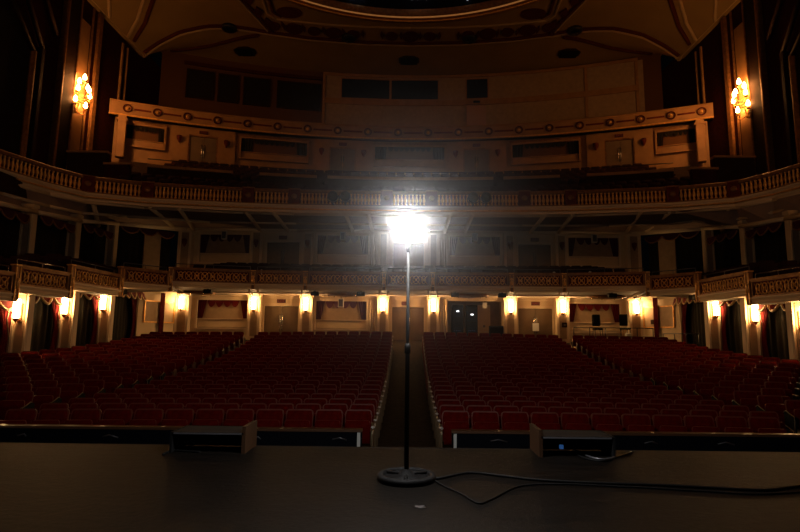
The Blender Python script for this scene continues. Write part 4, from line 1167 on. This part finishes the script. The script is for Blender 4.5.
for (x, lab, light) in ((10.0, 'black high backed stool behind the handrail, left one', False), (11.45, 'black high backed stool behind the handrail, right one with a pale object below', True)):
    t = thing('high_stool', lab, 'stool', (x, 28.4, zf(x, 28.4) + .02))
    MB().bevbox(0, .14, .92, .44, .08, .62, .05).build('backrest', 'black', t)
    MB().bevbox(0, -.05, .72, .46, .42, .09, .03).build('seat', 'black', t)
    for a in (-1, 1):
        for b in (-1, 1): MB().tube([(a * .18, b * .16 - .05, .74), (a * .23, b * .2 - .05, 0)], .018, 6).build('leg', 'iron', t)
    MB().tube([(-.21, -.22, .25), (.21, -.22, .25), (.21, .13, .25), (-.21, .13, .25)], .012, 5, True).build('foot_ring', 'iron', t)
    if light:
        t2 = thing('paper_bag', 'small pale bag on the floor below the right stool', 'bag', (x + .02, 28.05, zf(x, 28.05) + .02))
        MB().bevbox(0, 0, 0, .28, .16, .62, .03).build('bag_body', 'paper', t2)
        MB().tube([(-.07, 0, .6), (-.06, 0, .72), (.06, 0, .72), (.07, 0, .6)], .012, 5).build('handle', 'white', t2)
t = thing('access_ramp', 'pale wedge ramp at the head of the right side aisle', 'ramp', (8.45, 27.4, zf(8.4, 27.4)))
MB().prism_yz([(-.5, .01), (.5, .01), (.5, .14)], -.4, .4).build('ramp_deck', 'tan', t)
MB().prism_yz([(-.5, .0), (.5, .0), (.5, .17), (-.5, .04)], .4, .44).build('ramp_edge', 'white', t)
t = thing('wall_switch', 'dark square box on the wall right of the right double door', 'wall box', (8.35, 28.65, .55))
MB().bevbox(0, 0, 0, .26, .08, .26, .01).build('box', 'walldk', t); MB().box(0, -.05, .08, .1, .02, .1).build('cover', 'grey', t)
tag(MB().bevbox(0, 0, 0, .24, .06, .24, .01).build('wall_box', 'walldk', None, (12.75, 28.0, .75), -1.2), 'dark square box on the cream wall by the right corner curtain', 'wall box')
tag(MB().box(0, 0, 0, .34, .02, .42).build('door_notice', 'paper', None, (6.9, 29.0, .35)), 'pale notice stuck on the right double door', 'notice')

# ------------------------------------------------------------------ STAGE: ghost light, hoods, cables
bp = px(406.3, 479.5, Z=STAGE)
gl = thing('ghost_light', 'tall slim black ghost light stand on the stage with a blazing bare bulb', 'floor lamp', (bp.x, bp.y, STAGE))
MB().lathe([(.195, .0), (.20, .01), (.20, .03), (.19, .04), (.165, .042), (.155, .03), (.15, .012), (.14, .012)], 0, 0, 0, 40, cap=False).build('base_ring', 'black', gl)
g = MB().lathe([(.15, .006), (.15, .02), (.06, .03), (.035, .06), (.02, .07)], 0, 0, 0, 32)
for k in range(3): g.tube([(0, 0, .035), (.16 * cos(k * 2.094 + .5), .16 * sin(k * 2.094 + .5), .03)], .012, 6)
g.build('base_plate', 'black', gl)
BH = 1.748
MB().lathe([(.016, .05), (.016, .86), (.012, .92), (.011, BH - .16)], 0, 0, 0, 14).build('pole', 'black', gl)
MB().lathe([(.018, .85), (.022, .86), (.022, .90), (.015, .92)], 0, 0, 0, 14).build('clutch_collar', 'black', gl)
MB().lathe([(.012, BH - .18), (.018, BH - .16), (.022, BH - .12), (.02, BH - .07)], 0, 0, 0, 14).build('lamp_socket', 'iron', gl)
MB().lathe([(.018, -.085), (.036, -.073), (.068, -.04), (.080, .002), (.074, .036), (.050, .066), (.026, .078), (.004, .082)], 0, 0, BH, 20).build('light_bulb', 'ghost', gl)

def cable(name, pts, r, label, m='rubber', smooth=6):
    P = [px(a, b, Z=STAGE + r) for a, b in pts]
    out = []
    for i in range(len(P) - 1):
        p0, p1, p2, p3 = P[max(i - 1, 0)], P[i], P[i + 1], P[min(i + 2, len(P) - 1)]
        for k in range(smooth):
            t = k / smooth
            q = 0.5 * ((2 * p1) + (-p0 + p2) * t + (2 * p0 - 5 * p1 + 4 * p2 - p3) * t * t + (-p0 + 3 * p1 - 3 * p2 + p3) * t ** 3)
            out.append(tuple(q))
    out.append(tuple(P[-1]))
    o0 = out[0]
    tag(MB().tube([(q[0] - o0[0], q[1] - o0[1], q[2] - o0[2]) for q in out], r, 8).build(name, m, None, o0), label, 'cable')
cable('power_cable', [(429, 476), (437, 478.5), (452, 475.5), (471, 472.5), (500, 475.5), (540, 480), (600, 483), (660, 485), (720, 488), (765, 490), (790, 487), (812, 485)], .009, 'black power cable running from the lamp base across the stage to the right')
cable('power_cable', [(432, 479), (446, 487), (462, 494), (478, 503), (492, 499), (520, 486), (560, 484), (600, 485.5), (650, 488), (700, 491), (760, 494), (812, 491)], .006, 'second thinner black cable looping towards the viewer beside the lamp base')
for s in (-1, 1):
    sd = side(s)
    x0 = -1.645 if s < 0 else 1.40
    y0 = 4.86
    t = thing('stage_edge_hood', 'low black open fronted cable hood on the %s stage edge' % sd, 'stage box', (x0, y0 - .16, STAGE))
    w = .60; h = .165; d = .34
    MB().box(0, 0, h - .015, w, d, .015).box(0, d / 2 - .01, 0, w, .02, h).box(-s * -w / 2 * 1.0, 0, 0, .02, d, h).build('hood_shell', 'black', t)
    MB().box(-s * w / 2, 0, 0, .03, d, h + .05).build('end_cheek', 'walldk', t)
    MB().box(0, -d / 2, h - .015, w - .04, .008, .012).build('front_edge', 'grey', t)
    MB().lathe([(.018, 0), (.018, .03)], 0, 0, 0, 8).build('blue_plug', 'led_blue' if s > 0 else 'navy', t, (-.12 * 1, -.12, .06))
for pts, r, lab, m in (([(168, 452), (176, 449), (190, 446), (205, 441), (212, 438)], .006, 'pale grey cable spilling from the left stage hood', 'grey'),
                    ([(163, 454), (172, 450.5), (185, 451), (200, 452)], .008, 'dark cable coil beside the left stage hood', 'rubber'),
                    ([(566, 444), (574, 449), (588, 456), (602, 459), (616, 457), (632, 452)], .007, 'grey cable curling out of the right stage hood', 'grey'),
                    ([(572, 452), (585, 458), (600, 461), (612, 459.5)], .008, 'dark cable lying before the right stage hood', 'rubber')):
    cable('loose_cable', pts, r, lab, m)
tag(MB().prism_xy([(-.03, -.01), (.0, -.03), (.035, -.012), (.012, .0), (.03, .022), (-.006, .012), (-.028, .02)], 0, .004).build('tape_scrap', 'grey', None, tuple(px(420, 507, Z=STAGE + .001))), 'small torn scrap of grey tape on the stage before the lamp base', 'tape')

# ------------------------------------------------------------------ LENS BLOOM around the bulb, imitated by a scattering ball
BLOOM = True
if BLOOM:
    vm = bpy.data.materials.new('theatre_haze'); vm.use_nodes = True
    nt = vm.node_tree; nt.nodes.clear()
    out = nt.nodes.new('ShaderNodeOutputMaterial'); vs = nt.nodes.new('ShaderNodeVolumeScatter')
    vs.inputs['Density'].default_value = 0.02; vs.inputs['Anisotropy'].default_value = 0.85
    vs.inputs['Color'].default_value = (1, 1, 1, 1)
    tc = nt.nodes.new('ShaderNodeTexCoord'); ln = nt.nodes.new('ShaderNodeVectorMath'); ln.operation = 'LENGTH'
    mr = nt.nodes.new('ShaderNodeMapRange'); mr.interpolation_type = 'SMOOTHSTEP'   # the haze standing for lens glare fades away from the bulb
    mr.inputs[1].default_value = 0.1; mr.inputs[2].default_value = 1.45; mr.inputs[3].default_value = 0.033; mr.inputs[4].default_value = 0.0
    nt.links.new(tc.outputs['Object'], ln.inputs[0]); nt.links.new(ln.outputs['Value'], mr.inputs[0]); nt.links.new(mr.outputs[0], vs.inputs['Density'])
    nt.links.new(vs.outputs[0], out.inputs['Volume'])
    hp = [(max(.001, 1.45 * sin(pi * i / 24)), -1.45 * cos(pi * i / 24)) for i in range(25)]
    bloom_ball = MB().lathe(hp, 0, 0, 0, 48).build('haze', vm, None, (gl.location.x, gl.location.y, STAGE + BH))
    tag(bloom_ball, 'thin haze hanging in the air around the bulb and catching its glare', 'haze', None, 'stuff')
